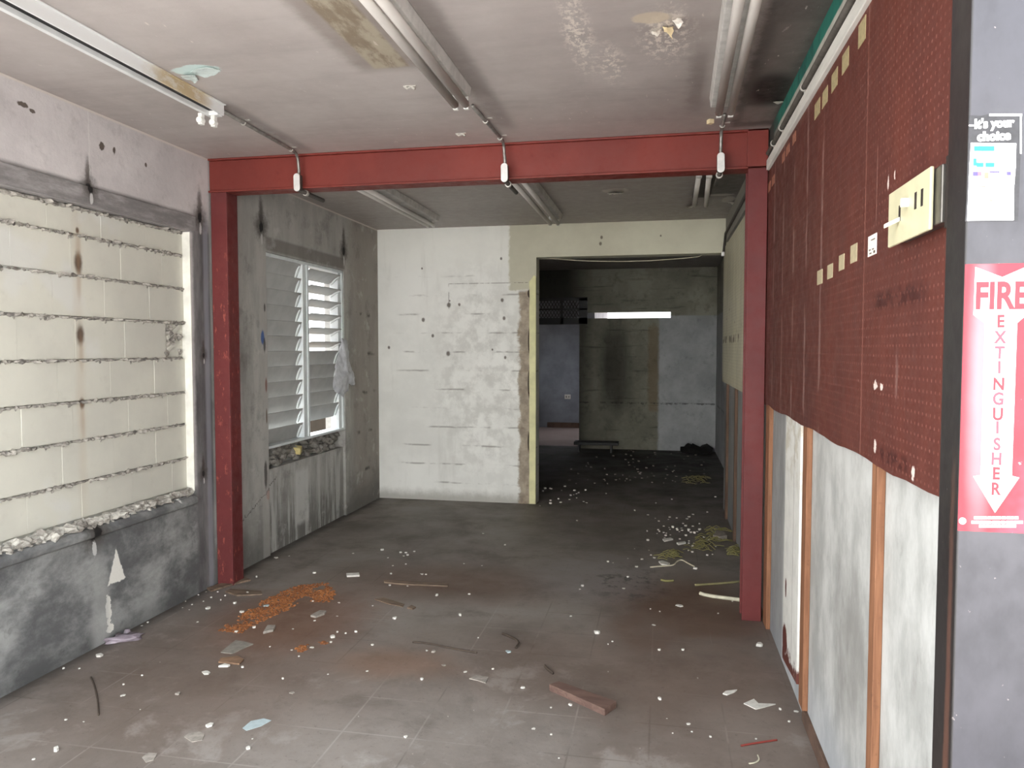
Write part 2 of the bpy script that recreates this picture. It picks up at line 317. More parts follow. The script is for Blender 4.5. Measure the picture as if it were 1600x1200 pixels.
def mat_peg(name, red):
    n = NT(name, .62)
    y, z = n.y, n.z
    vs = n.noise(3, 5, .6, an=(1, 1.6, .5)); fine = n.noise(14, 5, .7); cr = n.noise(60, 4, .7)
    if red:
        o = n.mix(n.st(vs, .3, .7), c(96, 48, 38), c(84, 43, 36))
        o = n.mix(n.mul(n.st(y, 2.2, 4.3), .3), o, c(74, 42, 37))
        o = n.mix(n.mul(n.st(fine, .6, .74), .35), o, c(112, 68, 56))
        # ghosts of vertical shelving strips
        g = n.mul(n.st(n.m('PINGPONG', n.add(y, .06), .15), .02, .012), n.st(y, 2.7, 2.9), n.st(n.noise(3.2, 2, .5, an=(1, 3, 1)), .45, .52)); o = n.mix(n.mul(g, .6), o, c(136, 104, 96))
        g = n.mul(n.band(y, 1.985, 2.015, .008), n.st(z, 1.66, 1.6), n.st(n.noise(3.6, 2, .5, an=(1, 3, 1)), .54, .6)); o = n.mix(n.mul(g, .3), o, c(146, 116, 108))
        g = n.mul(n.band(y, 1.82, 2.22, .05), n.band(z, 1.655, 1.7, .012), n.st(n.noise(26, 3, .6), .42, .56)); o = n.mix(n.mul(g, .75), o, c(52, 18, 16))
        g = n.mul(n.band(y, 1.9, 2.15, .04), n.band(n.add(z, n.mul(y, .0)), 1.255, 1.29, .01), n.st(n.noise(30, 3, .6), .45, .55)); o = n.mix(n.mul(g, .8), o, c(56, 20, 18))
        o = n.mix(n.st(n.m('ABSOLUTE', n.m('SUBTRACT', y, 2.335)), .004, .0015), o, c(140, 92, 80))
        o = n.mix(n.mul(n.st(n.m('ABSOLUTE', n.m('SUBTRACT', y, 2.22)), .003, .001), n.band(z, 1.9, 2.1, .01), .8), o, c(150, 112, 100))
        for p, r in (((2.19, 1.45), (.02, .012)), ((2.13, 1.45), (.012, .01)), ((2.18, 1.285), (.012, .018)), ((2.115, 1.98), (.006, .02)), ((2.06, 1.985), (.006, .012)), ((1.865, 1.262), (.012, .014))):
            o = n.mix(n.spot((0,)+p, (None,)+r, cr, 2.6, .15), o, c(214, 196, 186))
        dots = c(150, 96, 84); k = .42
    else:
        o = n.mix(n.st(vs, .3, .7), c(204, 198, 172), c(184, 178, 154))
        o = n.mix(n.mul(n.st(fine, .6, .74), .3), o, c(150, 142, 120))
        g = n.mul(n.band(z, 1.6, 1.66, .01), n.st(n.noise(9, 2, .5), .5, .54), n.st(y, 5.7, 5.9)); o = n.mix(n.mul(g, .8), o, c(92, 78, 62))
        g = n.mul(n.band(z, 1.66, 1.9, .06), n.st(n.noise(14, 2, .5, off=(3, 3, 3)), .66, .69)); o = n.mix(n.mul(g, .9), o, c(96, 74, 62))
        dots = c(120, 112, 92); k = .6
    a = n.m('PINGPONG', n.add(y, 10), .0127); b = n.m('PINGPONG', n.add(z, 10), .0127)
    d = n.m('SQRT', n.add(n.mul(a, a), n.mul(b, b))); dot = n.st(d, .0042, .0028)
    o = n.mix(n.mul(dot, k, n.st(n.noise(5, 3), .3, .6, .35, 1.)), o, dots)
    n.bump(n.inv(dot), .25, .003)
    return n.done(o, n.st(fine, .3, .7, .5, .7), spec=.35)

def mat_dark_wall():
    n = NT('sooty_far_wall', .9)
    x, z = n.x, n.z
    big = n.noise(1.2, 6, .7); fine = n.noise(9, 6, .7); vs = n.noise(3, 5, .6, an=(2, 1, .4))
    o = n.mix(n.st(big, .34, .68), c(128, 126, 112), c(160, 158, 142))
    o = n.mix(n.mul(n.st(fine, .52, .7), .4), o, c(78, 76, 66))
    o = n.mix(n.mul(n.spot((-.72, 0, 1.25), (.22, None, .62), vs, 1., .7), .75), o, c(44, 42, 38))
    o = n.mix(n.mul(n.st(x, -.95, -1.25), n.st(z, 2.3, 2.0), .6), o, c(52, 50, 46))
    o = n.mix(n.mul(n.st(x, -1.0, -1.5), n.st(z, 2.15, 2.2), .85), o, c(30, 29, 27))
    o = n.mix(n.mul(n.st(n.noise(3, 3, .6, an=(.4, 1, 5)), .58, .7), .5), o, c(64, 62, 54))
    rt = n.mul(n.st(n.wob(x, fine, .06), -.07, -.02), n.st(z, 2.06, 2.03))
    rc = n.mix(n.st(big, .3, .7), c(196, 198, 198), c(160, 162, 162)); rc = n.mix(n.mul(n.st(fine, .55, .7), .4), rc, c(122, 124, 122))
    o = n.mix(rt, o, rc)
    o = n.mix(n.mul(n.band(n.wob(x, fine, .1), -.2, -.05, .03), n.band(n.wob(z, big, .8), .6, 1.95, .05), .5), o, c(128, 104, 72))
    o = n.mix(n.mul(n.st(n.m('ABSOLUTE', n.wob(n.m('SUBTRACT', z, .72), fine, .06)), .02, .005), n.st(fine, .44, .6), .7), o, c(50, 48, 44))
    n.bump(fine, .4, .01)
    return n.done(o)

def mat_red(name, ca, cb):
    n = NT(name, .55, obj=False)
    fine = n.noise(16, 6, .7); big = n.noise(2.2, 4, .6)
    o = n.mix(n.st(big, .3, .7), ca, cb)
    w = n.mul(n.st(n.z, 2.3, 2.0), n.st(n.noise(30, 5, .75, an=(1, 1, .35)), .58, .66), n.st(n.x, -2.0, -2.4)); o = n.mix(n.mul(w, .65), o, c(170, 92, 78))
    d = n.mul(n.st(fine, .6, .75), .5); o = n.mix(d, o, c(86, 30, 26))
    n.bump(fine, .12, .004)
    return n.done(o, n.st(fine, .3, .7, .45, .7), spec=.4)

def mat_wood(name, a, b, sc=1., obj=True, an=(8, 8, .6)):
    n = NT(name, .7, obj=obj)
    g = n.noise(6*sc, 5, .65, an=an, dist=.4); f = n.noise(40, 3)
    o = n.mix(n.st(g, .35, .65), a, b); o = n.mix(n.mul(n.st(f, .6, .75), .25), o, tuple(v*.4 for v in b[:3])+(1,))
    n.bump(g, .15, .004)
    return n.done(o)

def mat_white_board():
    n = NT('chipped_white_board', .6)
    y, z = n.y, n.z
    cr = n.noise(14, 5, .7); fine = n.noise(8, 5, .7)
    o = n.mix(n.st(fine, .35, .7), c(232, 230, 222), c(216, 214, 206))
    ch = n.mx(n.mul(n.st(n.wob(y, cr, .12), 3.84, 3.88), n.st(z, 1., .7)), n.st(n.wob(z, cr, .3), .17, .12))
    ch = n.mx(ch, n.spot((0, 3.67, .42), (None, .02, .045), cr, 1.2, .1)); ch = n.mx(ch, n.spot((0, 3.68, .17), (None, .07, .07), cr, 1.1, .1))
    o = n.mix(ch, o, c(96, 46, 36)); o = n.mix(n.mul(n.st(n.wob(z, fine, .2), .9, 1.15), n.st(fine, .5, .6), .5), o, c(188, 176, 146))
    o = n.mix(n.st(n.m('ABSOLUTE', n.m('SUBTRACT', y, 3.50)), .004, .001), o, c(120, 104, 96))
    return n.done(o)

PPX = .515
def mat_post():
    n = NT('glossy_dark_post', .3)
    f = n.noise(7, 5, .7, an=(1, 1, .6)); g = n.noise(60, 3, .6)
    o = n.mix(n.st(f, .35, .7), c(50, 48, 55), c(36, 34, 40)); o = n.mix(n.st(n.x, PPX+.004, PPX+.0015), o, c(34, 30, 29)); o = n.mix(n.mul(n.st(g, .7, .76), .6), o, c(150, 140, 136))  # left side face painted darker, standing in for its shade
    edge = n.mul(n.spot((.518, 1.466, .75), (.012, .012, .5), f, 1.4, .5), .8); o = n.mix(edge, o, c(92, 62, 50))
    n.bump(n.noise(14, 4, .6), .08, .004)
    return n.done(o, n.st(f, .3, .7, .32, .5), spec=.62)

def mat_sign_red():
    n = NT('glare_red_decal', .45)
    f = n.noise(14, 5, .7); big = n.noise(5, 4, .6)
    glare = n.mul(n.spot((.546, 0, 1.5), (.016, None, .2), big, 1., .8), .8)  # pale pink patch paints the glossy glare into the red
    o = n.mix(n.st(big, .3, .7), c(158, 12, 32), c(170, 26, 46)); o = n.mix(glare, o, c(205, 112, 118))
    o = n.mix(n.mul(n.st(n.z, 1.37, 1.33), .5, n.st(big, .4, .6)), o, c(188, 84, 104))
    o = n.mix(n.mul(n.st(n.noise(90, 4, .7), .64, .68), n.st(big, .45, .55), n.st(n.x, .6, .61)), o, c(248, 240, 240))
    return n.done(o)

def flat(name, col, rough=.5, metal=0., spec=.5):
    n = NT(name, rough); return n.done(col, rough, metal, spec)

def mat_stained_lamp():
    n = NT('stained_housing', .45)
    f = n.noise(22, 5, .7, an=(1, .6, 1.6)); p = at(285, 128, 'x', -2.147)
    k = n.mul(n.spot((0, p.y, H-.03), (None, .2, .08), f, 1.4, .35), n.st(f, .35, .55, .5, 1.))
    o = n.mix(k, c(224, 224, 222), c(186, 166, 132))
    return n.done(o)
def mats():
    M['lampstain'] = mat_stained_lamp()
    M['wall_left'] = mat_wall_left(); M['infill'] = mat_infill(); M['mortar'] = mat_mortar()
    M['rub1'] = mat_rubble('broken_mortar', c(196, 192, 182), c(140, 134, 126), c(96, 90, 84))
    M['rub2'] = mat_rubble('broken_masonry', c(150, 146, 139), c(112, 107, 99), c(74, 69, 63))
    M['ceiling'] = mat_ceiling(); M['floor'] = mat_floor(); M['back'] = mat_back(); M['right'] = mat_right_wall()
    M['peg'] = mat_peg('red_pegboard', True); M['peg2'] = mat_peg('cream_pegboard', False)
    M['dark'] = mat_dark_wall(); M['red'] = mat_red('red_oxide_beam', c(120, 47, 38), c(108, 42, 35)); M['red_dim'] = mat_red('red_oxide_dimmed', c(104, 42, 41), c(92, 38, 38))  # columns get a darker red that paints in their weaker light
    M['batten'] = mat_wood('batten_wood', c(146, 100, 70), c(122, 80, 54), obj=False)
    M['batten_dim'] = mat_wood('dimmed_batten_wood', c(104, 80, 62), c(82, 60, 46), obj=False)  # same batten wood, darkened to stand in for dim light at the rear
    M['plank'] = mat_wood('red_brown_plank', c(112, 88, 78), c(92, 70, 62), an=(1, 8, 8))
    M['plankend'] = mat_wood('sawn_plank', c(186, 128, 104), c(160, 100, 78), an=(1, 8, 8))
    M['greywood'] = mat_wood('weathered_wood', c(132, 112, 94), c(92, 76, 62), an=(1, 8, 8))
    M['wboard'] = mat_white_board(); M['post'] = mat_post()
    M['white'] = simple('white_enamel', c(226, 224, 218), .5, .04, 8)
    M['reveal'] = simple('white_reveal_paint', c(232, 230, 220), .7, .06, 9, world=True)
    M['lampwhite'] = simple('lamp_housing_white', c(224, 224, 222), .45, .05, 6, world=True)
    M['dusty'] = simple('dusty_housing', c(204, 200, 194), .6, .08, 14, world=True)
    M['tube'] = simple('dusty_tube_glass', c(208, 202, 195), .42, .05, 12, world=True, an=(1, .2, 1))
    M['tubedim'] = simple('grimy_tube_glass', c(150, 144, 134), .5, .06, 12, world=True)
    M['black'] = flat('black_void', c(22, 21, 20), .6)
    M['conduit'] = simple('galvanised_conduit', c(150, 146, 140), .42, .12, 30, metal=.6, world=True)
    M['darkpipe'] = simple('grimy_conduit', c(86, 80, 74), .6, .12, 30, metal=.2, world=True)
    M['bright'] = simple('cast_alloy_cover', c(226, 224, 220), .4, .05, 30, metal=.25, world=True)
    M['clip'] = simple('zinc_strap', c(214, 210, 202), .35, .08, 40, metal=.5, world=True)
    M['slat'] = simple('louvre_slat', c(172, 172, 169), .5, .05, 6, world=True)
    M['frame'] = simple('window_aluminium', c(222, 228, 228), .4, .05, 10, world=True)
    M['plastic'] = simple('torn_plastic', c(206, 208, 212), .35, .1, 18, world=True)
    M['yellow'] = simple('cream_timber_strip', c(226, 222, 172), .65, .05, 7, world=True)
    M['trimw'] = simple('white_trim_board', c(222, 219, 210), .6, .06, 10, world=True, an=(1, .4, 3))
    M['ivory'] = simple('ivory_plate', c(206, 199, 164), .4, .03, 20, world=True)
    M['toggle'] = flat('ivory_toggle', c(232, 227, 202), .35)
    M['steelbox'] = simple('steel_box', c(120, 116, 110), .35, .1, 20, metal=.8, world=True)
    M['darkbox'] = flat('dark_box', c(40, 32, 28), .6)
    M['tape'] = simple('yellowed_tape', c(176, 160, 120), .55, .1, 60, world=True)
    M['tapep'] = simple('faded_tape', c(166, 108, 86), .55, .1, 60, world=True)
    M['label'] = simple('beige_label', c(188, 174, 140), .6, .06, 60, world=True)
    M['labelw'] = simple('white_label', c(236, 228, 220), .6, .03, 60, world=True)
    M['ink'] = flat('label_ink', c(92, 78, 64), .7)
    M['plaster'] = simple('white_plaster_chip', c(220, 217, 208), .8, .06, 40, bump=.3)
    M['plasterg'] = simple('grey_plaster_chip', c(160, 152, 142), .85, .1, 40, bump=.3)
    M['bluechip'] = simple('pale_blue_paint_chip', c(176, 190, 192), .6, .05, 40)
    M['card'] = simple('grey_cardboard', c(140, 134, 124), .85, .08, 30)
    M['brownp'] = simple('brown_paper', c(140, 110, 86), .85, .1, 30)
    M['rust'] = mat_rubble('rust_powder', c(164, 104, 58), c(136, 84, 48), c(98, 62, 40))
    M['straw'] = simple('yellow_fibre', c(132, 126, 80), .8, .12, 12, world=True)
    M['cord'] = simple('pale_cord', c(206, 200, 176), .6, .08, 30, world=True)
    M['olive'] = simple('olive_stick', c(138, 130, 92), .7, .1, 30, world=True)
    M['glassy'] = simple('clear_purple_plastic', c(152, 140, 148), .15, .1, 14)
    M['darkcloth'] = simple('black_cloth', c(30, 28, 26), .9, .1, 20)
    M['blackmetal'] = simple('black_metal', c(34, 33, 32), .5, .1, 20, world=True)
    M['bluewall'] = simple('pale_blue_wall', c(154, 155, 163), .85, .1, 2.5, world=True)
    M['twig'] = simple('dark_twig', c(74, 62, 52), .8, .1, 20, world=True)
    M['redp'] = simple('red_plastic_strip', c(140, 58, 50), .5, .08, 20)
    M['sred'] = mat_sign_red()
    M['swhite'] = flat('decal_white', c(246, 244, 242), .4)
    M['sletter'] = flat('decal_red_letter', c(140, 30, 44), .5)
    M['sletterf'] = flat('decal_faded_letter', c(158, 58, 72), .5)
    M['sblack'] = simple('torn_black_film', c(38, 36, 40), .4, .2, 60, world=True)
    M['teal'] = flat('decal_turquoise', c(8, 128, 122), .5)
    M['violet'] = flat('decal_violet', c(70, 60, 120), .5)
    M['pink'] = flat('decal_pink', c(170, 84, 96), .5)
    M['orange'] = flat('decal_salmon', c(176, 104, 86), .5)
    M['brownout'] = simple('brown_shopfront', c(86, 48, 40), .6, .1, 6, world=True)
    M['concrete'] = simple('pavement_concrete', c(186, 183, 180), .9, .08, 2, world=True)
    M['bouncewall'] = simple('sun_bounce_facade', c(225, 224, 222), .9, .05, 1, world=True)
    M['earth'] = simple('dark_earth', c(84, 74, 62), .95, .12, 2, world=True)
    M['block'] = simple('yellow_block', c(206, 190, 130), .85, .08, 30, world=True)
    M['basebrown'] = simple('dirty_brown_base', c(108, 84, 70), .8, .12, 10, world=True)
    M['peelblue'] = simple('peeling_blue_white_paint', c(222, 234, 230), .6, .05, 30, world=True)
    M['peelcream'] = simple('peeling_cream_paint', c(226, 206, 166), .6, .06, 30, world=True)
    M['peelwhite'] = simple('peeling_white_paint', c(226, 220, 210), .6, .06, 30, world=True)
mats()

# ------------------------------------------------------------------ mesh helpers
class B:
    def __init__(s): s.b = bmesh.new()
    def box(s, x0, x1, y0, y1, z0, z1, mi=0):
        v = [s.b.verts.new((x, y, z)) for x in (x0, x1) for y in (y0, y1) for z in (z0, z1)]
        for f in ((0, 1, 3, 2), (4, 6, 7, 5), (0, 4, 5, 1), (2, 3, 7, 6), (0, 2, 6, 4), (1, 5, 7, 3)):
            s.b.faces.new([v[i] for i in f]).material_index = mi
        return s
    def prism(s, pts, off):
        """closed polygon of 3D points, extruded by off"""
        off = Vector(off); a = [s.b.verts.new(p) for p in pts]; q = [s.b.verts.new(Vector(p)+off) for p in pts]
        s.b.faces.new(a); s.b.faces.new(q[::-1]); n = len(pts)
        for i in range(n): s.b.faces.new((a[i], q[i], q[(i+1) % n], a[(i+1) % n]))
        return s
    def tube(s, pts, r, seg=10, cap=True):
        pts = [Vector(p) for p in pts]; rings = []
        rr = r if isinstance(r, (list, tuple)) else [r]*len(pts)
        ref = None
        for i, p in enumerate(pts):
            t = (pts[min(i+1, len(pts)-1)]-pts[max(i-1, 0)]).normalized()
            if ref is None: ref = Vector((0, 0, 1)) if abs(t.z) < .9 else Vector((1, 0, 0))
            u = (ref-t*ref.dot(t)).normalized(); w = t.cross(u); ref = u
            rings.append([s.b.verts.new(p+(u*math.cos(a)+w*math.sin(a))*rr[i]) for a in [k*2*PI/seg for k in range(seg)]])
        for a, q in zip(rings, rings[1:]):
            for k in range(seg): s.b.faces.new((a[k], a[(k+1) % seg], q[(k+1) % seg], q[k]))
        if cap: s.b.faces.new(rings[0][::-1]); s.b.faces.new(rings[-1])
        return s
    def lump(s, ce, sz, seed, sub=2, amp=.35, fr=1.6, flat=None):
        r = bmesh.ops.create_icosphere(s.b, subdivisions=sub, radius=1)
        rnd = random.Random(seed); o = Vector((rnd.random()*50, rnd.random()*50, rnd.random()*50))
        rot = Matrix.Rotation(rnd.random()*6.28, 3, 'Z')
        for v in r['verts']:
            d = v.co.copy(); k = 1+amp*mnoise.noise(d*fr+o)*1.6+amp*.5*mnoise.noise(d*fr*2.7+o)
            q = rot @ Vector((d.x*k*sz[0], d.y*k*sz[1], d.z*k*sz[2]))
            v.co = q+Vector(ce)
            if flat is not None and v.co.z < flat: v.co.z = flat
        return s
    def build(s, name, mat, parent=None, bevel=0., smooth=False, seg=2, loc=None):
        bmesh.ops.recalc_face_normals(s.b, faces=s.b.faces)
        me = bpy.data.meshes.new(name); 
        if loc is not None: bmesh.ops.translate(s.b, verts=s.b.verts, vec=-Vector(loc))
        s.b.to_mesh(me); s.b.free()
        for q in (mat if isinstance(mat, list) else [mat]): me.materials.append(M[q] if isinstance(q, str) else q)
        o = bpy.data.objects.new(name, me); COL.objects.link(o)
        if loc is not None: o.location = loc
        if parent is not None: o.parent = parent; 
        if parent is not None:
            o.matrix_parent_inverse = Matrix.Translation(-parent.location) if parent.type == 'EMPTY' else Matrix.Translation(-parent.location)
        if smooth:
            for p in me.polygons: p.use_smooth = True
        if bevel:
            q = o.modifiers.new('edge', 'BEVEL'); q.width = bevel; q.segments = seg; q.limit_method = 'ANGLE'; q.angle_limit = .6
        return o
def tag(o, label, cat, group=None, kind=None):
    o['label'] = label; o['category'] = cat
    if group: o['group'] = group
    if kind: o['kind'] = kind
    return o
def thing(name, loc, label, cat, group=None):
    e = bpy.data.objects.new(name, None); COL.objects.link(e); e.location = loc; e.empty_display_size = .05
    return tag(e, label, cat, group)
def struct(o): o['kind'] = 'structure'; return o

# ------------------------------------------------------------------ setting
EX = -3.06
w = B()
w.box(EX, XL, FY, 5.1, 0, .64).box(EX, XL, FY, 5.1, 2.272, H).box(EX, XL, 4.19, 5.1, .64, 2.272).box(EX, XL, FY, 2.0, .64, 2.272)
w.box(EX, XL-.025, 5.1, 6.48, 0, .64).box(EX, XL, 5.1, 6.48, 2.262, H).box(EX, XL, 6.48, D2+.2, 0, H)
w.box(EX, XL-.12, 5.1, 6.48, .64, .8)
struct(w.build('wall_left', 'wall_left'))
# bricked-up opening: courses of painted block with squeezed mortar
IX = XL-.05
zs = [at(289, y, 'x', IX).z for y in (365.6, 400, 451.6, 504.7, 559.4, 612.5, 662.5, 715.6, 764)]
inf = B(); inf.box(EX, IX-.012, 2.0, 4.19, .64, 2.272)
rowj = [(77, 161, 231), (19, 112.5, 190.6, 254.7), (83, 164, 234), (25, 117, 194, 258), (87.5, 170, 239), (28, 109, 197, 259), (90.6, 172, 239), (33, 120, 200, 264)]
for i, (a, b) in enumerate(zip(zs, zs[1:])):
    js = sorted(at(x, 500, 'x', IX).y for x in rowj[i]); js = [2.0]+js+[4.19]
    for k, (y0, y1) in enumerate(zip(js, js[1:])):
        if i == 3 and k == len(js)-2: continue          # block missing at the right end of the fourth course
        inf.box(IX-.012, IX+random.uniform(-.001, .0015), y0+.0005, y1-.0005, b+.006, a-.005)
info = struct(inf.build('wall_infill', 'infill', bevel=.0012, seg=1))
mo = B(); rnd = random.Random(3)
for i, z in enumerate(zs[:-1]):
    y = 2.0
    while y < 4.18:
        L = rnd.uniform(.012, .05); k = mnoise.noise(Vector((y*5, i*7.3, 0)))
        th = max(.004, .0085+.006*k+rnd.uniform(-.002, .004))*(1.15 if i in (0,) else 1.)
        mo.lump((IX-.002, y, z+rnd.uniform(-.003, .002)-.002), (.006+th*.5, L, th), rnd.random()*999, 1, .5)
        if rnd.random() < .16: mo.lump((IX, y, z-th*1.2), (.006, .01, .012), rnd.random()*999, 1, .5)
        y += L*.9
mo.build('mortar', 'mortar', info, smooth=False)
# broken pocket where a block is missing
pk = B()
py0 = at(258, 530, 'x', IX).y
pk.box(IX-.1, IX-.02, py0, 4.19, zs[4], zs[3])
for q in range(9): pk.lump((IX-.03+rnd.uniform(0, .015), rnd.uniform(py0+.02, 4.15), rnd.uniform(zs[4]+.02, zs[3]-.02)), (.02, .035, .025), q+5, 2, .5)
pk.build('broken_pocket', 'mortar', info)
for (a, b) in (((262, 528), (281, 510)), ((263, 548), (276, 533))):
    p, q = at(*a, 'x', IX), at(*b, 'x', IX); d = (q-p); nrm = Vector((0, -d.z, d.y)).normalized()*.014
    B().prism([p-nrm, q-nrm, q+nrm, p+nrm], (-.03, 0, 0)).build('block_shard', 'infill', info, bevel=.003)
struct(B().box(IX-.02, XL+.001, 4.186, 4.1905, .66, 2.268).build('trim_1', 'reveal'))
# sill nosing and the lintel band
s_ = B(); s_.prism([(XL-.06, 0, .645), (XL+.012, 0, .632), (XL+.03, 0, .61), (XL+.028, 0, .585), (XL, 0, .572), (XL-.06, 0, .572)], (0, 1, 0))
for v in s_.b.verts: v.co.y = 2.0 if v.co.y < .5 else 4.185
struct(s_.build('trim_2', 'wall_left', bevel=.006, smooth=False))
struct(B().box(XL-.01, XL+.012, FY, 4.24, 2.278, 2.372).build('trim_3', 'wall_left', bevel=.005))
r_ = B(); y = 2.0; rnd = random.Random(11)
while y < 4.18:
    L = rnd.uniform(.018, .05)
    r_.lump((XL-.018+rnd.uniform(-.012, .012), y, .652+rnd.uniform(-.004, .008)), (.03, L*1.05, rnd.uniform(.016, .03)), rnd.random()*999, 2, .45, 2.2)
    if rnd.random() < .5: r_.lump((XL+.004, y, .634), (.014, .016, .01), rnd.random()*999, 1, .5)
    y += L*1.15
o = r_.build('mortar_rubble', 'rub1'); tag(o, 'ridge of broken mortar lumps along the sill under the painted block infill', 'rubble', kind='stuff')
# rear window ledge rubble
r_ = B(); rnd = random.Random(5)
for q in range(95):
    yy = rnd.uniform(5.13, 6.45); zz = rnd.uniform(.655, .775)
    r_.lump((XL-.065+rnd.uniform(-.03, .03)-(zz-.64)*.2, yy, zz), (.03, rnd.uniform(.02, .06), rnd.uniform(.015, .04)), q+77, 1, .5)
o = r_.build('masonry_rubble', 'rub2'); tag(o, 'jagged broken masonry filling the ledge under the louvred window', 'rubble', kind='stuff')
p = at(465, 703, 'x', XL-.03)
o = B().box(-.03, .03, -.035, .035, -.028, .028).build('yellow_block', 'block', bevel=.004); o.location = p; o.rotation_euler = (.2, .1, .3)
tag(o, 'small yellow lump of block among the masonry under the louvred window', 'block')
# ceiling, floor, back wall, right wall
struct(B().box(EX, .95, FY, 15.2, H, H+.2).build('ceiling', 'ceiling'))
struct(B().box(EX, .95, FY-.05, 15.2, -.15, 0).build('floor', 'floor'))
w = B(); w.box(XL, -1.217, D2, D2+.18, 0, H).box(-1.217, XR, D2, D2+.18, 2.445, H)
struct(w.build('wall_back', 'back'))
struct(B().box(XR, .95, FY, D2+.18, 0, H).build('wall_right', 'right'))
struct(B().box(.575, XR+.01, FY+.1, D2, 2.545, H).build('wall_right_upper', 'right'))
st = B(); n_ = 26
pl = [(-1.283+.006*mnoise.noise(Vector((k*.9, 0, 0))), k*2.2/n_) for k in range(n_+1)]
st.prism([(x, D2-.022, z+.004) for x, z in pl]+[(-1.235, D2-.022, 2.27), (-1.217, D2-.022, 2.25), (-1.217, D2-.022, .004)], (0, .021, 0))
struct(st.build('trim_4', 'yellow', bevel=.003))
# dark back room and the room beyond its doorway
GX0, GX1 = at(838, 480, 'y', D3).x-.3, at(918, 480, 'y', D3).x
DX1 = at(905, 600, 'y', D3).x; DX0 = -2.3
zd = at(880, 506, 'y', D3).z; zg = at(880, 466, 'y', D3).z
sx0, sx1 = at(905, 492, 'y', D3).x, at(1048, 492, 'y', D3).x
sz0, sz1 = at(980, 497, 'y', D3).z, at(980, 487.5, 'y', D3).z
w = B()
w.box(EX, DX0, D3, D3+.15, 0, H).box(DX1, .95, D3, D3+.15, 0, sz0).box(sx1, .95, D3, D3+.15, sz0, sz1)
w.box(DX1, .95, D3, D3+.15, sz1, zg).box(DX0, .95, D3, D3+.15, zg, H)
struct(w.build('wall_far', 'dark'))
dw = B(); dw.box(.8, .95, D2+.18, D3, 0, H); struct(dw.build('wall_far_right', 'dark'))
w = B(); w.box(EX, XL, D2+.2, 12.7, 0, H).box(EX, XL, 13.8, 14.8, 0, H).box(EX, XL, 12.7, 13.8, 0, 1.05).box(EX, XL, 12.7, 13.8, 2.0, H); struct(w.build('wall_far_left', 'dark'))
w = B(); w.box(EX, DX1+.05, 14.6, 14.8, 0, H); struct(w.build('wall_beyond', 'bluewall'))
struct(B().box(DX1+.12, DX1+.22, D3+.15, 14.6, 0, H).build('wall_beyond_right', 'bluewall'))
struct(B().box(-2.2, DX1+.12, 14.56, 14.6, 0, .1).build('baseboard_beyond', 'basebrown', bevel=.004))
# outside: shop front, pavement, side yard, two walls added for the light
w = B(); w.box(.66, 5, FY-.08, FY+.1, 0, 3.2); w.box(-8, XL, FY-.1, FY, 0, 3.2); w.box(XL, .645, FY-.1, FY, 2.52, 3.2)
struct(w.build('wall_front', 'brownout'))
struct(B().box(-40, 40, -60, FY-.05, -.25, -.01).build('pavement', 'concrete'))
struct(B().box(-16, 16, -15.4, -15, 0, 6).build('wall_street_bounce', 'bouncewall'))  # unseen facade, added to bounce sunlight deep into the shop
struct(B().box(-5.6, -5.4, 2, 20, -.02, 1.5).build('wall_yard_blocker', 'earth'))  # added low wall, keeps the view through the louvre gap dark
g = B(); g.box(-40, EX, FY-.05, 60, -.25, -.02).box(.95, 40, FY-.05, 60, -.25, -.02).box(EX, .95, 15.2, 60, -.25, -.02); struct(g.build('ground', 'earth'))

# ------------------------------------------------------------------ steel frame
fr = thing('steel_frame', (-1.13, D1, 0), 'red painted steel portal frame crossing the room under the ceiling', 'steel frame')
bm_ = B(); zt = at(760, 224, 'y', D1).z; zt = H-.001; zb = 2.548
bm_.box(-2.862, .566, D1, D1+.13, zb, zb+.012).box(-2.862, .566, D1, D1+.13, zt-.012, zt).box(-2.862, .566, D1+.018, D1+.03, zb+.012, zt-.012)
bm_.box(.455, .566, D1, D1+.02, zb, zt)
bm_.build('beam', 'red', fr, bevel=.003)
cl = B(); cl.box(-2.847, -2.735, D1+.004, D1+.016, 0, zb).box(-2.847, -2.735, D1+.118, D1+.13, 0, zb).box(-2.765, -2.735, D1+.016, D1+.118, 0, zb); cl.box(-2.847, -2.835, D1+.016, D1+.118, 0, zb)
cl.build('column', 'red_dim', fr, bevel=.003)
cl = B(); cl.box(.46, .566, D1+.004, D1+.016, 0, zb).box(.46, .566, D1+.118, D1+.13, 0, zb).box(.472, .49, D1+.016, D1+.118, 0, zb)
cl.build('column', 'red_dim', fr, bevel=.003)

# ------------------------------------------------------------------ louvred window
WX = XL-.05
wn = thing('louvre_window', (WX, 5.8, .8), 'white two bay louvred window with open slats at upper right', 'window')
WZ0, WZ1, WY0, WY1, WM0, WM1 = .8, 2.26, 5.1, 6.48, 5.70, 5.79
f = B(); f.box(WX-.07, WX+.045, WY0, WY1, WZ1-.025, WZ1).box(WX-.07, WX+.05, WY0, WY1, WZ0, WZ0+.02).box(WX-.07, WX+.04, WY0, WY0+.02, WZ0, WZ1).box(WX-.07, WX+.045, WY1-.03, WY1, WZ0, WZ1)
f.build('window_frame', 'frame', wn, bevel=.003)
B().box(WX-.06, WX+.035, WM0, WM1-.03, WZ0+.02, WZ1-.025).box(WX-.06, WX+.045, WM1-.03, WM1, WZ0+.02, WZ1-.025).build('mullion', 'frame', wn, bevel=.003)
B().box(WX-.05, WX+.03, WY1-.09, WY1-.03, WZ0+.02, WZ1-.025).build('jamb_channel', 'frame', wn, bevel=.003)
ns = 12; pit = (WZ1-.03-WZ0-.02)/ns
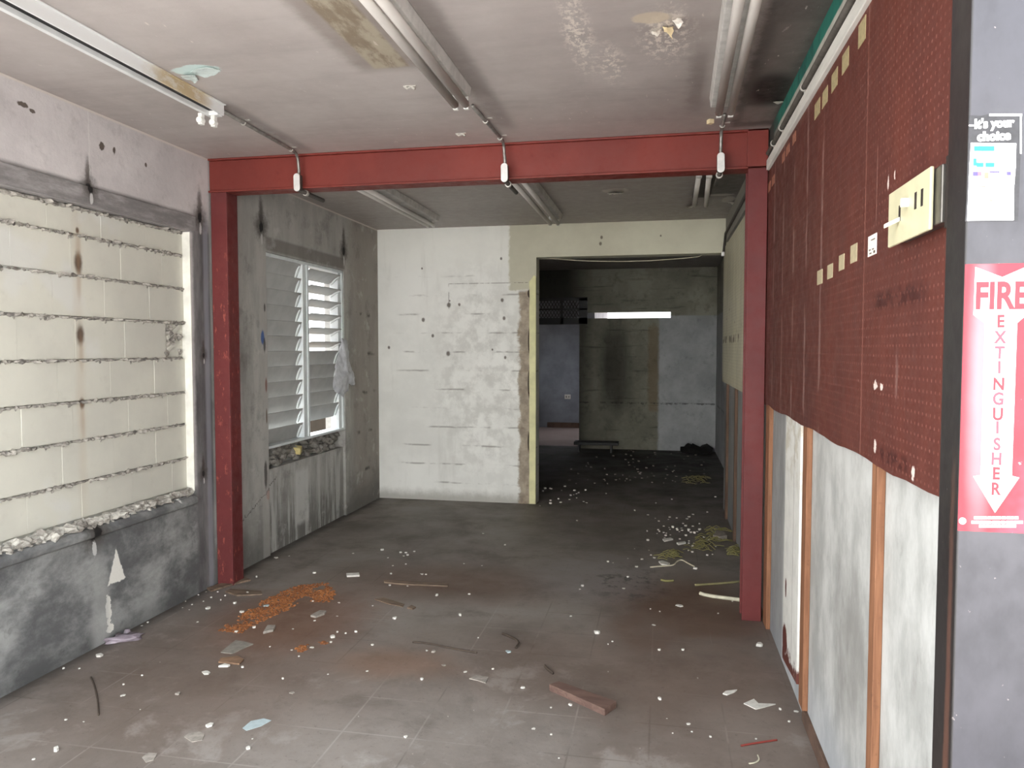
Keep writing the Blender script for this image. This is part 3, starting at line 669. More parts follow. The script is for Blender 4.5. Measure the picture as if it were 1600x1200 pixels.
for bay, (a, b) in enumerate(((WY0+.02, WM0-.01), (WM1, WY1-.09))):
    for k in range(ns):
        if bay == 1 and k == ns-1: continue
        zc = WZ1-.03-pit*(k+.5)
        ang = .42
        if bay == 1: ang = 1.22 if 1 <= k <= 5 else (1.0 if k == 0 else .42)
        # rotation about Y: hinge in the middle, bottom edge swings outward
        sl = B(); sl.box(-.0035, .0035, a+.004, b-.004, -pit*.6, pit*.6)
        o = sl.build('slat', 'slat', None, bevel=.0015)
        R = Matrix.Rotation(ang, 4, 'Y')
        o.data.transform(Matrix.Translation((WX, 0, zc)) @ R)
        o.parent = wn; o.matrix_parent_inverse = Matrix.Translation(-wn.location)
        # rounded end clip
        cp = B(); n_ = 10
        yy = b-.03 if bay == 0 else b-.012
        pts = [(math.cos(t*2*PI/n_)*.016, yy+math.sin(t*2*PI/n_)*.0, 0) for t in range(n_)]
        pp = [(.016*math.sin(t*2*PI/14), pit*.47*math.cos(t*2*PI/14)) for t in range(14)]
        cp.prism([(.004, yy+q[0], q[1]) for q in pp], (.014, 0, 0))
        c_ = cp.build('slat_clip', 'frame', None, bevel=.002)
        R2 = Matrix.Rotation(ang*.85, 4, 'Y')
        c_.data.transform(Matrix.Translation((WX, 0, zc)) @ R2)
        c_.parent = wn; c_.matrix_parent_inverse = Matrix.Translation(-wn.location)

# torn plastic hanging from the window's far jamb
ol = [(532, 528), (541, 532), (548, 560), (550, 575), (555, 590), (552, 602), (546, 600), (545, 610), (535, 621), (527, 616), (520, 606), (523, 585), (527, 566), (531, 545)]
bm = bmesh.new(); rnd = random.Random(2)
base = [at(x, y, 'x', XL+.02) for x, y in ol]
ctr = sum(base, Vector())/len(base); cv = bm.verts.new(ctr+Vector((.03, 0, 0))); vs = [bm.verts.new(p+Vector((rnd.uniform(-.012, .014), 0, 0))) for p in base]
for i in range(len(vs)): bm.faces.new((cv, vs[i], vs[(i+1) % len(vs)]))
bmesh.ops.subdivide_edges(bm, edges=bm.edges[:], cuts=4, use_grid_fill=True)
for v in bm.verts: v.co.x += .022*mnoise.noise(v.co*11)+.012*mnoise.noise(v.co*27); v.co += Vector((0, .012*mnoise.noise(v.co*30+Vector((5, 5, 5))), .01*mnoise.noise(v.co*33)))
t = B(); t.b.free(); t.b = bm; o = t.build('plastic_rag', 'plastic', smooth=True)
q = o.modifiers.new('thick', 'SOLIDIFY'); q.thickness = .0015
tag(o, 'torn grey plastic rag hanging on the far jamb of the louvred window', 'plastic rag')

# ------------------------------------------------------------------ ceiling lights
def sockets(par, x, y, z, mat='white', s=1):
    b = B(); b.box(x-.011, x+.011, y-.012, y+.012, z-.02, z+.035); b.tube([(x, y-.02*s, z), (x, y+.012*s, z)], .016, 14)
    return b.build('lamp_socket', mat, par, bevel=.002)
# left: bare housing with open black slot
L1 = thing('fluorescent_fixture', (-2.18, 2.4, H), 'white fluorescent housing without tubes on the ceiling near the left wall', 'ceiling light')
y0, y1 = 1.62, 3.44
B().box(-2.155, -2.147, y0, y1, H-.055, H-.001).box(-2.155, -2.135, y0, y1, H-.006, H-.001).build('side_plate', 'lampstain', L1, bevel=.001)
B().box(-2.205, -2.155, y0, y1-.04, H-.04, H-.002).build('slot', 'black', L1)
B().prism([(-2.205, y0, H-.002), (-2.205, y0, H-.06), (-2.222, y0, H-.062), (-2.226, y0, H-.056), (-2.262, y0, H-.012), (-2.262, y0, H-.002)], (0, y1-y0, 0)).build('reflector', 'lampwhite', L1, bevel=.001)
B().box(-2.21, -2.157, y1-.04, y1, H-.062, H-.002).build('end_cap', 'lampwhite', L1, bevel=.003)
sockets(L1, -2.185, y1-.03, H-.098); sockets(L1, -2.235, y1-.06, H-.092)
# stain on its side plate is part of the metal
# middle: two tubes left of the housing
def twin(lx, y0, y1, offs, label, tmat, hmat, hx, group=None, sock='white', hh=.05, tz=.085, skew=0., tr=.0185):
    L = thing('fluorescent_fixture', (lx, (y0+y1)/2, H), label, 'ceiling light', group)
    sk = lambda x, y: x+skew*(y-y1)
    pr = [(sk(hx[0], y0), y0, H-.001), (sk(hx[1], y0), y0, H-.001), (sk(hx[1], y0)-.008, y0, H-hh), (sk(hx[0], y0)+.008, y0, H-hh)]
    B().prism(pr, (hx[0]-sk(hx[0], y0), y1-y0, 0)).build('housing', hmat, L, bevel=.003)
    for i, ox in enumerate(offs):
        B().tube([(sk(ox, y0), y0+.02, H-tz), (ox, y1-.03, H-tz)], tr, 18).build('tube', tmat, L, smooth=True)
        B().box(ox-.012, ox+.012, y1-.028, y1-.004, H-tz-.02, H-.01).build('lamp_socket', sock, L, bevel=.003)
    return L
a = [at(x, y, 'z', H-.085) for x, y in ((712, 165), (727, 162), (585, 0), (618, 0))]
twin(-.95, 1.62, at(722, 163, 'z', H-.085).y+.03, (a[0].x, a[1].x), 'grey twin tube light above the front floor, middle one of the front row', 'tube', 'dusty', (a[0].x+.01, at(738, 155, 'z', H-.05).x))
a = [at(x, y, 'z', H-.085) for x, y in ((1125, 170), (1142, 175), (1155, 0), (1183, 0))]
sk = ((a[0].x-a[2].x)/(a[0].y-a[2].y)+(a[1].x-a[3].x)/(a[1].y-a[3].y))/2
twin(.28, 1.62, a[1].y+.03, (a[0].x, a[1].x), 'twin tube light on the darker ceiling beside the red pegboard', 'tube', 'dusty', (a[0].x-.045, a[0].x+.055), skew=sk)
a = [at(x, y, 'z', H-.085) for x, y in ((668, 352),)]
twin(a[0].x, 4.62, a[0].y+.02, (a[0].x, a[0].x+.055), 'dim fluorescent light behind the beam nearest the louvred window', 'tube', 'dusty', (a[0].x+.01, a[0].x+.11))
a = [at(x, y, 'z', H-.085) for x, y in ((862, 350), (872, 350))]
twin(a[0].x, 4.62, a[0].y+.0, (a[0].x-.01, a[0].x+.06), 'dim fluorescent light behind the beam ending above the doorway', 'tube', 'dusty', (a[0].x+.01, a[0].x+.1))
a = [at(x, y, 'z', H-.07) for x, y in ((1085, 320), (1103, 321), (1092, 274), (1108, 274))]
L = thing('fluorescent_fixture', (a[0].x, 5.8, H), 'short pair of bare tubes behind the beam near the right wall', 'ceiling light')
B().box(a[0].x-.02, a[1].x+.02, a[2].y, a[0].y-.1, H-.035, H-.001).build('housing', 'darkpipe', L, bevel=.003)
for p, q in ((a[2], a[0]), (a[3], a[1])):
    B().tube([p, q], .018, 16).build('tube', 'tube', L, smooth=True)
    B().box(p.x-.02, p.x+.02, p.y-.03, p.y+.01, p.z-.02, H-.01).build('lamp_socket', 'dusty', L, bevel=.004)

# ------------------------------------------------------------------ conduits on the ceiling and over the beam
def arc(pts, n=6):
    out = []
    for i in range(len(pts)):
        out.append(Vector(pts[i]))
    return out
def conduit(x0, y0, xb, label, lean=0., back=.3):
    zc = H-.014
    root = thing('conduit', (xb, D1, H), label, 'conduit', None)
    yb = D1-.05
    pts = [Vector((x0, y0, zc)), Vector((xb+(x0-xb)*.12, yb-.12, zc))]
    for k in range(1, 9):
        t = k/8*PI/2; pts.append(Vector((xb+lean*.1*(k/8), yb-.06+.06*math.sin(t), zc-.06*(1-math.cos(t)))))
    pts.append(Vector((xb+lean*.5, yb+.012, zc-.1))); pts.append(Vector((xb+lean, yb+.012, 2.61)))
    B().tube(pts, .0095, 12).build('pipe', 'conduit', root, smooth=True)
    # conduit body: long rounded box with a flat cover
    e = B(); pr = []
    for k in range(16):
        t = k/16*2*PI; pr.append((xb+lean+.021*math.cos(t), yb-.012, 2.572+.021*math.sin(t)+(.034 if math.sin(t) > 0 else -.034)))
    e.prism(pr, (0, .035, 0)); e.build('conduit_body', 'darkpipe', root, bevel=.002)
    e = B(); e.prism([(x, yv-.006, z) for x, yv, z in pr], (0, .0065, 0)); e.build('cover', 'bright', root, bevel=.002)
    # rear outlet passing under the beam
    zr = 2.53
    B().tube([(xb+lean, yb+.02, zr), (xb+lean, D1+back, zr)], .0135, 12).build('outlet', 'darkpipe', root, smooth=True)
    B().tube([(xb+lean, yb+.095, zr), (xb+lean, yb+.115, zr)], .019, 14).build('locknut', 'clip', root)
    for yy in ([y0+.25, yb-.1] if D1-y0 > .5 else [yb-.1]):
        xx = xb+(x0-xb)*max(0, (yb-yy))/(yb-y0)
        s2 = B()
        n_ = 8; ring = [(xx+.0125*math.cos(PI+k*PI/n_), zc+.0125*math.sin(PI+k*PI/n_)) for k in range(n_+1)]
        s2.prism([(x, yy, z) for x, z in ring]+[(xx+.016, yy, zc), (xx+.016, yy, zc-.008)]+[(xx+(x-xx)*1.3, yy, zc+(z-zc)*1.3) for x, z in ring[::-1]], (0, .016, 0)) if False else None
        s2.tube([(xx+.0122*math.cos(PI+k*PI/n_), yy, zc+.0122*math.sin(PI+k*PI/n_)) for k in range(n_+1)], .0035, 6)
        s2.box(xx+.012, xx+.04, yy-.008, yy+.008, H-.005, H-.001)
        s2.build('strap', 'clip', root)
    return root
conduit(-2.185, 3.44, -2.208, 'grey conduit along the ceiling from the tubeless light down the left of the beam', lean=-.005)
conduit(-.93, 3.66, -.912, 'grey conduit from the middle light bending down the centre of the red beam', lean=.004)
conduit(.305, 4.05, .309, 'short grey conduit from the right light down the right end of the red beam')
# conduit along the right wall, under the green band
rc = thing('wall_conduit', (.565, 3.4, 2.66), 'dark conduit running along the top of the red pegboard wall', 'conduit')
za = .565; p0, p1 = at(1333, 0, 'x', za), at(1207, 225, 'x', za)
zc = (p0.z+p1.z)/2
B().tube([(za-.0, FY+.1, zc), (za, D1+1.0, zc), (za, D2-.12, zc-.02), (za, D2-.03, zc-.1), (za-.01, D2-.02, 2.43)], .0125, 12).build('pipe', 'darkpipe', rc, smooth=True)
for yy in (3.32, 3.9, 4.18):
    b = B(); b.tube([(za-.0135*math.sin(k*PI/8), yy, zc+.0135*math.cos(k*PI/8)) for k in range(9)], .004, 6); b.box(za, za+.009, yy-.008, yy+.008, zc-.04, zc-.012)
    b.build('strap', 'clip', rc)
B().box(za-.03, za+.0, D2-.04, D2-.012, 2.41, 2.45).build('connector', 'bright', rc, bevel=.004)

# ------------------------------------------------------------------ right wall boards
PX = .57
zb_ = (at(1195, 632, 'x', PX).z+at(1467, 779, 'x', PX).z)/2
zt_ = at(1362, 0, 'x', PX).z
b = B(); n_ = 60; ya, yb = 1.56, 4.60
lo = [(ya+(yb-ya)*k/n_, zb_+.006*mnoise.noise(Vector((k*.35, 1, 0)))+.004*math.sin(k*.5)) for k in range(n_+1)]
b.prism([(PX, y, z) for y, z in lo]+[(PX, yb, zt_), (PX, ya, zt_)], (.006, 0, 0))
tag(b.build('pegboard', 'peg'), 'dark red pegboard covering the upper right wall of the front bay', 'pegboard')
b = B(); b.prism([(PX, 4.64, zb_), (PX, 7.45, zb_), (PX, 7.45, 2.5), (PX, 4.64, 2.5)], (.006, 0, 0))
tag(b.build('pegboard', 'peg2'), 'cream pegboard on the right wall beyond the red column', 'pegboard')
struct(B().box(PX-.016, PX+.006, FY+.1, D1-.02, zt_-.002, zt_+.052).build('trim_5', 'trimw', bevel=.003))
def batten(y0, y1, z0, z1, label, lean=0, mt='batten'):
    o = B().prism([(PX+.007, y0+lean, z0), (PX+.007, y1+lean, z0), (PX+.007, y1, z1), (PX+.007, y0, z1)], (XR-PX-.0075, 0, 0)).build('batten', mt, bevel=.002)
    return tag(o, label, 'batten', None)
yy = [at(x, 900, 'x', PX).y for x in (1190, 1197)]
BT = .576
def by(x): return at(x, 900, 'x', PX+.007).y
batten(by(1367), by(1362)+.02, .0, 2.5, 'orange wooden batten on the right wall nearest the dark post')
batten(by(1257), by(1251)+.0, .065, 2.5, 'orange wooden batten standing beside the chipped white board')
batten(by(1199)+.03, by(1193)+.0, .0, 2.5, 'thin orange batten tight against the right red column')
batten(6.2, 6.27, 0, 2.5, 'brown wooden batten under the cream pegboard, nearer one', mt='batten_dim')
batten(7.0, 7.07, 0, 2.5, 'brown wooden batten under the cream pegboard, by the dark room', mt='batten_dim')
wy0, wy1 = at(1250, 900, 'x', .585).y, at(1225, 900, 'x', .585).y
b = B(); b.prism([(.583, wy0+.03, .1), (.583, wy1, .06), (.583, wy1, 1.9), (.583, wy0+.03, 1.9)], (.016, 0, 0))
tag(b.build('white_board', 'wboard', bevel=.002), 'chipped white painted board on the right wall under the pegboard', 'board')
struct(B().box(.586, XR+.002, FY+.1, by(1253), 0, .06).build('baseboard_right', 'basebrown', bevel=.004))

# tapes and labels on the red pegboard
def patch(px, py, wpx, hpx, name, mat, label, cat, group, x=PX-.0008):
    p = at(px, py, 'x', x); q = at(px+wpx/2, py, 'x', x); r = at(px-wpx/2, py, 'x', x); hh = hpx*depth(p)/F/2
    return tag(B().box(x-.0006, PX+.0008, q.y, r.y, p.z-hh, p.z+hh).build(name, mat), label, cat, group)
for i, (x, y, w_, h_) in enumerate(((1347, 50, 11, 36), (1321, 95, 10, 30), (1304, 125, 9, 28), (1289, 152, 8, 25), (1277, 170, 8, 24))):
    patch(x, y, w_, h_, 'tape', 'tape', 'yellowed tape square under the white trim, %s' % ('nearest the post', 'second from the post', 'middle one of five', 'second from the beam end', 'fifth and farthest from the post')[i], 'tape', 'yellowed tapes along the pegboard top')
for i, (x, y, w_, h_) in enumerate(((1241, 216, 5, 16), (1231, 234, 5, 14), (1224, 246, 4, 14), (1208, 282, 4, 14), (1202, 292, 4, 14))):
    patch(x, y, w_, h_, 'tape', 'tapep', 'faded pinkish tape strip at the far top of the red pegboard', 'tape', 'faded tapes at the far end')
for i, (x, y, w_, h_) in enumerate(((1281, 433, 8, 22), (1297, 424, 8, 22), (1315, 410, 8, 24), (1334, 396, 10, 28))):
    o = patch(x, y, w_, h_, 'price_label', 'label', 'beige price label on the red pegboard, %s' % ('farthest from the white label', 'second in the row from the column', 'third in the row from the column', 'right beside the white label')[i], 'label', 'beige labels in a row')
o = patch(1363, 383, 13, 32, 'price_label', 'labelw', 'white price label on the red pegboard below the switch plate', 'label', None)
for (x, y, w_, h_) in ((1359, 391, 2.5, 2), (1364, 389, 2.5, 2), (1360, 396, 3, 2), (1366, 393, 2.5, 4), (1364, 374, 6, 1.5)):
    p = at(x, y, 'x', PX-.0016); q = at(x+w_/2, y, 'x', PX-.0016); r = at(x-w_/2, y, 'x', PX-.0016); hh = h_*depth(p)/F/2
    B().box(PX-.0019, PX-.0014, q.y, r.y, p.z-hh, p.z+hh).build('print', 'ink', o)

# switch plate hanging proud of its wall box
SX = PX-.03
sp = thing('switch_plate', (SX, 2.0, 1.87), 'ivory four gang switch plate hanging off the red pegboard', 'switch plate')
cn = [at(x, y, 'x', SX) for x, y in ((1393, 304), (1459, 256), (1453, 362), (1388, 386))]
yA, yB = (cn[1].y+cn[2].y)/2, (cn[0].y+cn[3].y)/2; zA, zB = (cn[2].z+cn[3].z)/2, (cn[0].z+cn[1].z)/2
B().box(SX-.004, SX+.004, yA, yB, zA, zB).build('plate', 'ivory', sp, bevel=.003, seg=3)
b = B(); b.box(SX+.006, PX+.004, yA-.035, yB-.03, zA+.008, zB-.004); b.build('wall_box', 'steelbox', sp, bevel=.003)
B().box(SX+.012, PX-.001, yA-.06, yA-.036, zA-.004, zB+.01).build('wall_box_edge', 'darkbox', sp, bevel=.002)
for i, (x, y, on) in enumerate(((1441, 307, 0), (1431, 312, 0), (1419, 318, 1), (1406, 332, 2))):
    p = at(x, y, 'x', SX-.004)
    if on == 0 or on == 2:
        B().box(SX-.0052, SX-.004, p.y-.006, p.y+.006, p.z-.02, p.z+.016).build('toggle_slot', 'darkbox', sp)
    if on == 1:
        B().box(SX-.02, SX-.003, p.y-.005, p.y+.005, p.z-.008, p.z+.012).build('toggle', 'toggle', sp, bevel=.002)
    if on == 2:
        B().prism([(SX-.004, p.y-.005, p.z-.02), (SX-.004, p.y+.005, p.z-.02), (SX-.034, p.y+.005+.012, p.z-.034), (SX-.034, p.y-.005+.012, p.z-.034)], (0, 0, .01)).build('toggle', 'toggle', sp, bevel=.002)

# ------------------------------------------------------------------ front post and its decals
PPX = .515
Y1 = at(1471, 600, 'x', PPX).y; Y0 = at(1502, 600, 'x', PPX).y
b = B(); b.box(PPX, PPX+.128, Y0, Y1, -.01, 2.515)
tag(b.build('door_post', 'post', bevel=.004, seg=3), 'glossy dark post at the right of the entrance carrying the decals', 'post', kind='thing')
SY = Y0-.0012
def sp_(x, y, d=0.): p = at(x, y, 'y', SY-d); return Vector((p.x, SY-d, p.z))
def poly(name, px, mat, par, d, lab=None):
    # a thin decal layer with its own thickness
    o = B().prism([sp_(x, y, d) for x, y in px], (0, .0004, 0)).build(name, mat, par)
    return o
def text(name, s, x, y, hpx, mat, par, d, wscale=1., bold=0.):
    cu = bpy.data.curves.new(name, 'FONT'); cu.body = s; cu.align_x = 'CENTER'; cu.align_y = 'CENTER'; cu.offset = bold
    p = sp_(x, y, d); cu.size = hpx*depth(p)/F/.69
    cu.extrude = .0001
    t = bpy.data.objects.new('t', cu); COL.objects.link(t); bpy.context.view_layer.update()
    me = bpy.data.meshes.new_from_object(t.evaluated_get(bpy.context.evaluated_depsgraph_get())); bpy.data.objects.remove(t); bpy.data.curves.remove(cu)
    me.transform(Matrix.Translation(p) @ Matrix.Rotation(PI/2, 4, 'X') @ Matrix.Diagonal((wscale, 1, 1, 1)))
    me.materials.clear(); me.materials.append(M[mat]); me.name = name
    o = bpy.data.objects.new(name, me); COL.objects.link(o); o.parent = par; o.matrix_parent_inverse = Matrix.Translation(-par.location)
    return o
fs = thing('fire_sign', sp_(1550, 620), 'red and white fire extinguisher arrow decal on the dark post', 'sign')
XRT = PPX+.1275
top = sp_(1508, 413); bot = sp_(1494, 829)
lx = PPX+.0005
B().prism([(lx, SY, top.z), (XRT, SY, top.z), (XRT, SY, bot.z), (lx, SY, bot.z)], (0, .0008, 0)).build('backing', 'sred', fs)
cx = (lx+XRT)/2+.004
def ax(px, py): return sp_(px, py, .0006)
T = ax(1524, 417); Nn = ax(1566, 433); Sd = ax(1521.7, 492); Sh = ax(1536, 505); Sb = ax(1527, 742); Tp = ax(1515, 744); Pt = ax(1549, 801); Rt = ax(1587, 746); Rs = ax(1576, 744); Ru = ax(1587, 505)
cx = Nn.x; wid = cx-T.x; sh = (Ru.x-Sh.x)/2; hd = (Rt.x-Tp.x)/2
P_ = lambda dx, z: Vector((cx+dx, SY-.0006, z))
ar = [P_(-wid, T.z), P_(0, Nn.z), P_(wid*.93, T.z), P_(wid*.95, Sd.z), P_(sh, Sh.z), P_(sh*.97, Sb.z), P_(hd, Tp.z), P_(0, Pt.z), P_(-hd, Tp.z), P_(-sh*.97, Sb.z), P_(-sh, Sh.z), P_(-wid*1.02, Sd.z)]
B().prism(ar, (0, .0005, 0)).build('arrow', 'swhite', fs)
def zt2(y): return sp_(1560, y).z
def stext(s, y, h, mat, wsc=1., dx=0., bold=0.):
    p = Vector((cx+dx, 0, zt2(y)))
    # pixel of that point
    d = p+Vector((0, SY, 0))-O; zz = d.dot(FW); px = 800+F*d.dot(RT)/zz; py = 600-F*d.dot(UP)/zz
    return text('lettering', s, px, py, h, mat, fs, .0009, wsc, bold)
stext('FIRE', 464, 40, 'sletter', .72, 0., .0022)
for k, ch in enumerate('EXTINGUISHER'):
    yv = (503, 528, 552, 575, 601, 624, 648, 669, 695, 718, 741, 765)[k]
    stext(ch, yv, 18.5, 'sletter' if ch in 'EUR' or k == 4 else 'sletterf', .82, 0., .001)
# worn small print at the foot of the decal: a round mark and two illegible white lines
e = B(); q = sp_(1504, 814, .0006)
e.prism([q+Vector((.006*math.cos(t*PI/8), 0, .006*math.sin(t*PI/8))) for t in range(16)], (0, .0004, 0)); e.build('round_mark', 'swhite', fs)
e = B(); rnd = random.Random(4)
for yv, xa, xb2 in ((809, 1522, 1590), (816, 1518, 1596), (822, 1530, 1588)):
    x = xa
    while x < xb2:
        w_ = rnd.uniform(3, 7); a_ = sp_(x, yv-2.2, .0006); b_ = sp_(min(x+w_, 1600), yv+2.4, .0006)
        if b_.x < XRT-.003: e.box(a_.x, b_.x, SY-.0006, SY-.0002, b_.z, a_.z)
        x += w_+rnd.uniform(.3, 1.6)
e.build('worn_print', 'swhite', fs)

hs = thing('choice_sticker', sp_(1550, 260), 'torn black and white sticker with turquoise blocks high on the post', 'sticker')
ol = [(1515, 180), (1533, 181), (1545, 178), (1598, 179), (1596, 215), (1594, 260), (1591, 345), (1508, 346), (1511, 300), (1512, 255)]
poly('film', ol, 'sblack', hs, 0.)
poly('panel', [(1517, 223), (1588, 224), (1587, 262), (1584, 300), (1584, 344), (1511, 345), (1513, 300), (1515, 255)], 'swhite', hs, .0006)
for a_ in ((1546, 177.5, 1597, 181.5), (1514, 195, 1522, 197), (1594, 182, 1596.5, 240)):
    poly('torn_edge', [(a_[0], a_[1]), (a_[2], a_[1]), (a_[2], a_[3]), (a_[0], a_[3])], 'swhite', hs, .0006)
text('lettering', "It's your", 1553, 193, 13.5, 'swhite', hs, .0007, .86, .0011)
text('lettering', 'choice', 1553, 213, 13, 'swhite', hs, .0007, .95, .0013)
for n_, px, mt in (('block', (1522, 228, 1554, 236), 'teal'), ('block', (1521, 247.5, 1526, 259), 'teal'), ('block', (1526, 254, 1537, 261), 'teal'), ('block', (1540, 254, 1554, 261), 'teal'), ('mark', (1520, 268, 1528, 275), 'violet'), ('mark', (1528, 268, 1534, 275), 'pink'), ('mark', (1538, 269, 1545, 279), 'orange'), ('mark', (1546, 267.5, 1562, 270), 'violet'), ('mark', (1573, 268, 1580, 274), 'violet'), ('mark', (1527, 291, 1540, 292.5), 'ink'), ('mark', (1546, 312, 1551, 314), 'ink')):
    poly('colour_'+n_, [(px[0], px[1]), (px[2], px[1]), (px[2], px[3]), (px[0], px[3])], mt, hs, .001)

# ------------------------------------------------------------------ dark room contents
gr = thing('transom_grille', (GX0, D3, zd), 'black wire mesh grille above the doorway of the dark room', 'grille')
b = B(); b.box(GX0, GX1, D3-.03, D3+.02, zd-.01, zd+.09).box(GX0, GX1, D3-.03, D3+.02, zg-.04, zg+.01)
zm = (zd+.09+zg-.04)/2
b.box(GX0, GX1, D3-.03, D3, zm-.012, zm+.012); gm = at(878, 480, 'y', D3).x
b.box(gm-.02, gm+.02, D3-.03, D3, zd, zg).box(GX1-.13, GX1, D3-.03, D3, zd, zg)
b.build('grille_frame', 'blackmetal', gr)
b = B(); s_ = .05
k = GX0-(zg-zd)
while k < GX1+.4:
    for sg in (1, -1):
        pA = Vector((k, D3-.012+sg*.003, zd+.05)); pB = Vector((k+sg*(zg-zd-.05)*.6, D3-.012+sg*.003, zg))
        if min(pA.x, pB.x) > GX0 and max(pA.x, pB.x) < GX1: b.tube([pA, pB], .006, 5, False)
    k += s_
b.build('wire_mesh', 'blackmetal', gr)
ou = at(887, 620, 'y', 14.6)
o = thing('outlet_plate', (ou.x, 14.6, ou.z), 'pale outlet plate on the blue wall seen through the far doorway', 'outlet')
B().box(ou.x-.06, ou.x+.06, 14.588, 14.599, ou.z-.045, ou.z+.045).build('plate', 'labelw', o, bevel=.004)
for dx in (-.025, .025): B().box(ou.x+dx-.012, ou.x+dx+.012, 14.586, 14.5885, ou.z-.018, ou.z+.018).build('receptacle', 'plasterg', o)
p = at(932, 692, 'y', 11.2); L_ = .33
bn = thing('low_bench', (p.x, 11.2, 0), 'low black bench standing at the far wall beside the doorway', 'bench')
B().box(p.x-L_, p.x+L_, 11.1, 11.32, p.z-.025, p.z+.02).build('bench_top', 'blackmetal', bn, bevel=.005)
for dx in (-.26, .22): B().box(p.x+dx-.015, p.x+dx+.015, 11.14, 11.28, 0, p.z-.025).build('leg', 'blackmetal', bn, bevel=.003)
b = B()
for k, (x, y, s) in enumerate(((1075, 704, .16), (1090, 706, .2), (1103, 705, .17))):
    q = at(x, y+3, 'z', 0); b.lump((q.x, q.y, .03), (s, s*.7, .09), k+40, 2, .45, flat=.001)
tag(b.build('cloth_heap', 'darkcloth', smooth=True), 'black crumpled cloth heap on the floor by the far right corner', 'cloth')
pa, pb = at(843, 402, 'y', D2+.12), at(1092, 401, 'y', D2+.12)
pts = [pa.lerp(pb, k/16)-Vector((0, 0, .07*4*(k/16)*(1-k/16)*.62)) for k in range(17)]
pts[0].z = 2.445
tag(B().tube(pts+[Vector((pb.x+.03, D2+.13, 2.445))], .004, 6).build('hanging_wire', 'cord', smooth=True), 'thin pale wire sagging across the top of the dark doorway', 'wire')

# ------------------------------------------------------------------ ceiling paint flakes and hooks
def flake(pxs, mat, name, label, drop=.03, seed=0, cat='paint flake', group=None):
    pts = [at(x, y, 'z', H+.001) for x, y in pxs]; bm = bmesh.new(); rnd = random.Random(seed)
    ce = sum(pts, Vector())/len(pts); cv = bm.verts.new(ce); vs = [bm.verts.new(p) for p in pts]
    for i in range(len(vs)): bm.faces.new((cv, vs[i], vs[(i+1) % len(vs)]))
    bmesh.ops.subdivide_edges(bm, edges=bm.edges[:], cuts=3, use_grid_fill=True)
    x0 = min(p.y for p in pts); x1 = max(p.y for p in pts)
    for v in bm.verts:
        t = 1-(v.co.y-x0)/max(1e-6, x1-x0)
        v.co.z -= drop*t*t+.35*drop*abs(mnoise.noise(v.co*26+Vector((seed, 0, 0)))); v.co.x += .008*mnoise.noise(v.co*40); v.co.y += .008*mnoise.noise(v.co*44+Vector((9, 9, 9)))
    t = B(); t.b.free(); t.b = bm; o = t.build(name, mat)
    q = o.modifiers.new('thick', 'SOLIDIFY'); q.thickness = .0012
    return tag(o, label, cat, group)
flake([(303, 106), (318, 101), (332, 102), (345, 109), (335, 118), (318, 120), (306, 116), (296, 112)], 'peelblue', 'paint_flake', 'large blue white paint flake peeling beside the tubeless light', .012, 1)
flake([(282, 111), (302, 106), (306, 116), (312, 124), (304, 129), (297, 123), (288, 121)], 'peelblue', 'paint_flake', 'white curled paint flake touching the tubeless light', .03, 2)
flake([(1036, 36), (1051, 31), (1053, 37), (1044, 41), (1036, 41)], 'peelcream', 'paint_flake', 'cream curled paint flake in the peeling patch near the right light', .06, 3)
flake([(1018, 37), (1030, 33), (1033, 44), (1029, 48), (1024, 43), (1018, 41)], 'peelwhite', 'paint_flake', 'small white curled paint flake in the peeling patch', .05, 4)
flake([(1052, 25), (1060, 21), (1068, 22), (1065, 28), (1058, 27)], 'peelwhite', 'paint_flake', 'white paint flake at the right of the peeling patch', .05, 5)
flake([(950, 296), (962, 293), (975, 297), (972, 302), (960, 303), (949, 300)], 'peelwhite', 'paint_flake', 'pale loose flake on the rear ceiling behind the beam', .05, 6)
flake([(1073, 312), (1084, 315), (1082, 323), (1074, 325)], 'peelwhite', 'paint_flake', 'white loose flake at the end of the short bare tubes', .06, 7)
flake([(1136, 310), (1147, 311), (1146, 321), (1141, 316)], 'peelwhite', 'paint_flake', 'pale flake on the rear ceiling by the right wall', .03, 8)
flake([(1210, 152), (1222, 151), (1224, 158), (1216, 162), (1209, 158)], 'peelwhite', 'paint_flake', 'white flake on the sooty ceiling above the red column', .02, 9)
for k, (x, y) in enumerate(((640, 134), (720, 208))):
    p = at(x, y, 'z', H)
    b = B(); b.tube([p+Vector((-.025, 0, -.003)), p+Vector((-.01, -.004, -.014)), p+Vector((.008, .004, -.006)), p+Vector((.026, 0, -.016))], .006, 7)
    b.box(p.x-.03, p.x+.03, p.y-.006, p.y+.006, H-.004, H-.001)
    tag(b.build('ceiling_clip', 'clip'), ('bent metal clip on the ceiling left of the middle light', 'bent metal clip on the ceiling just in front of the beam')[k], 'clip')
p = at(1110, 190, 'z', H-.01)
o = B().box(-.014, .014, -.016, .016, -.012, .011).build('yellow_tag', 'peelcream', bevel=.003); o.location = p; o.rotation_euler = (0, 0, .5)
tag(o, 'cream wire connector stuck on the ceiling beside the short conduit', 'connector')

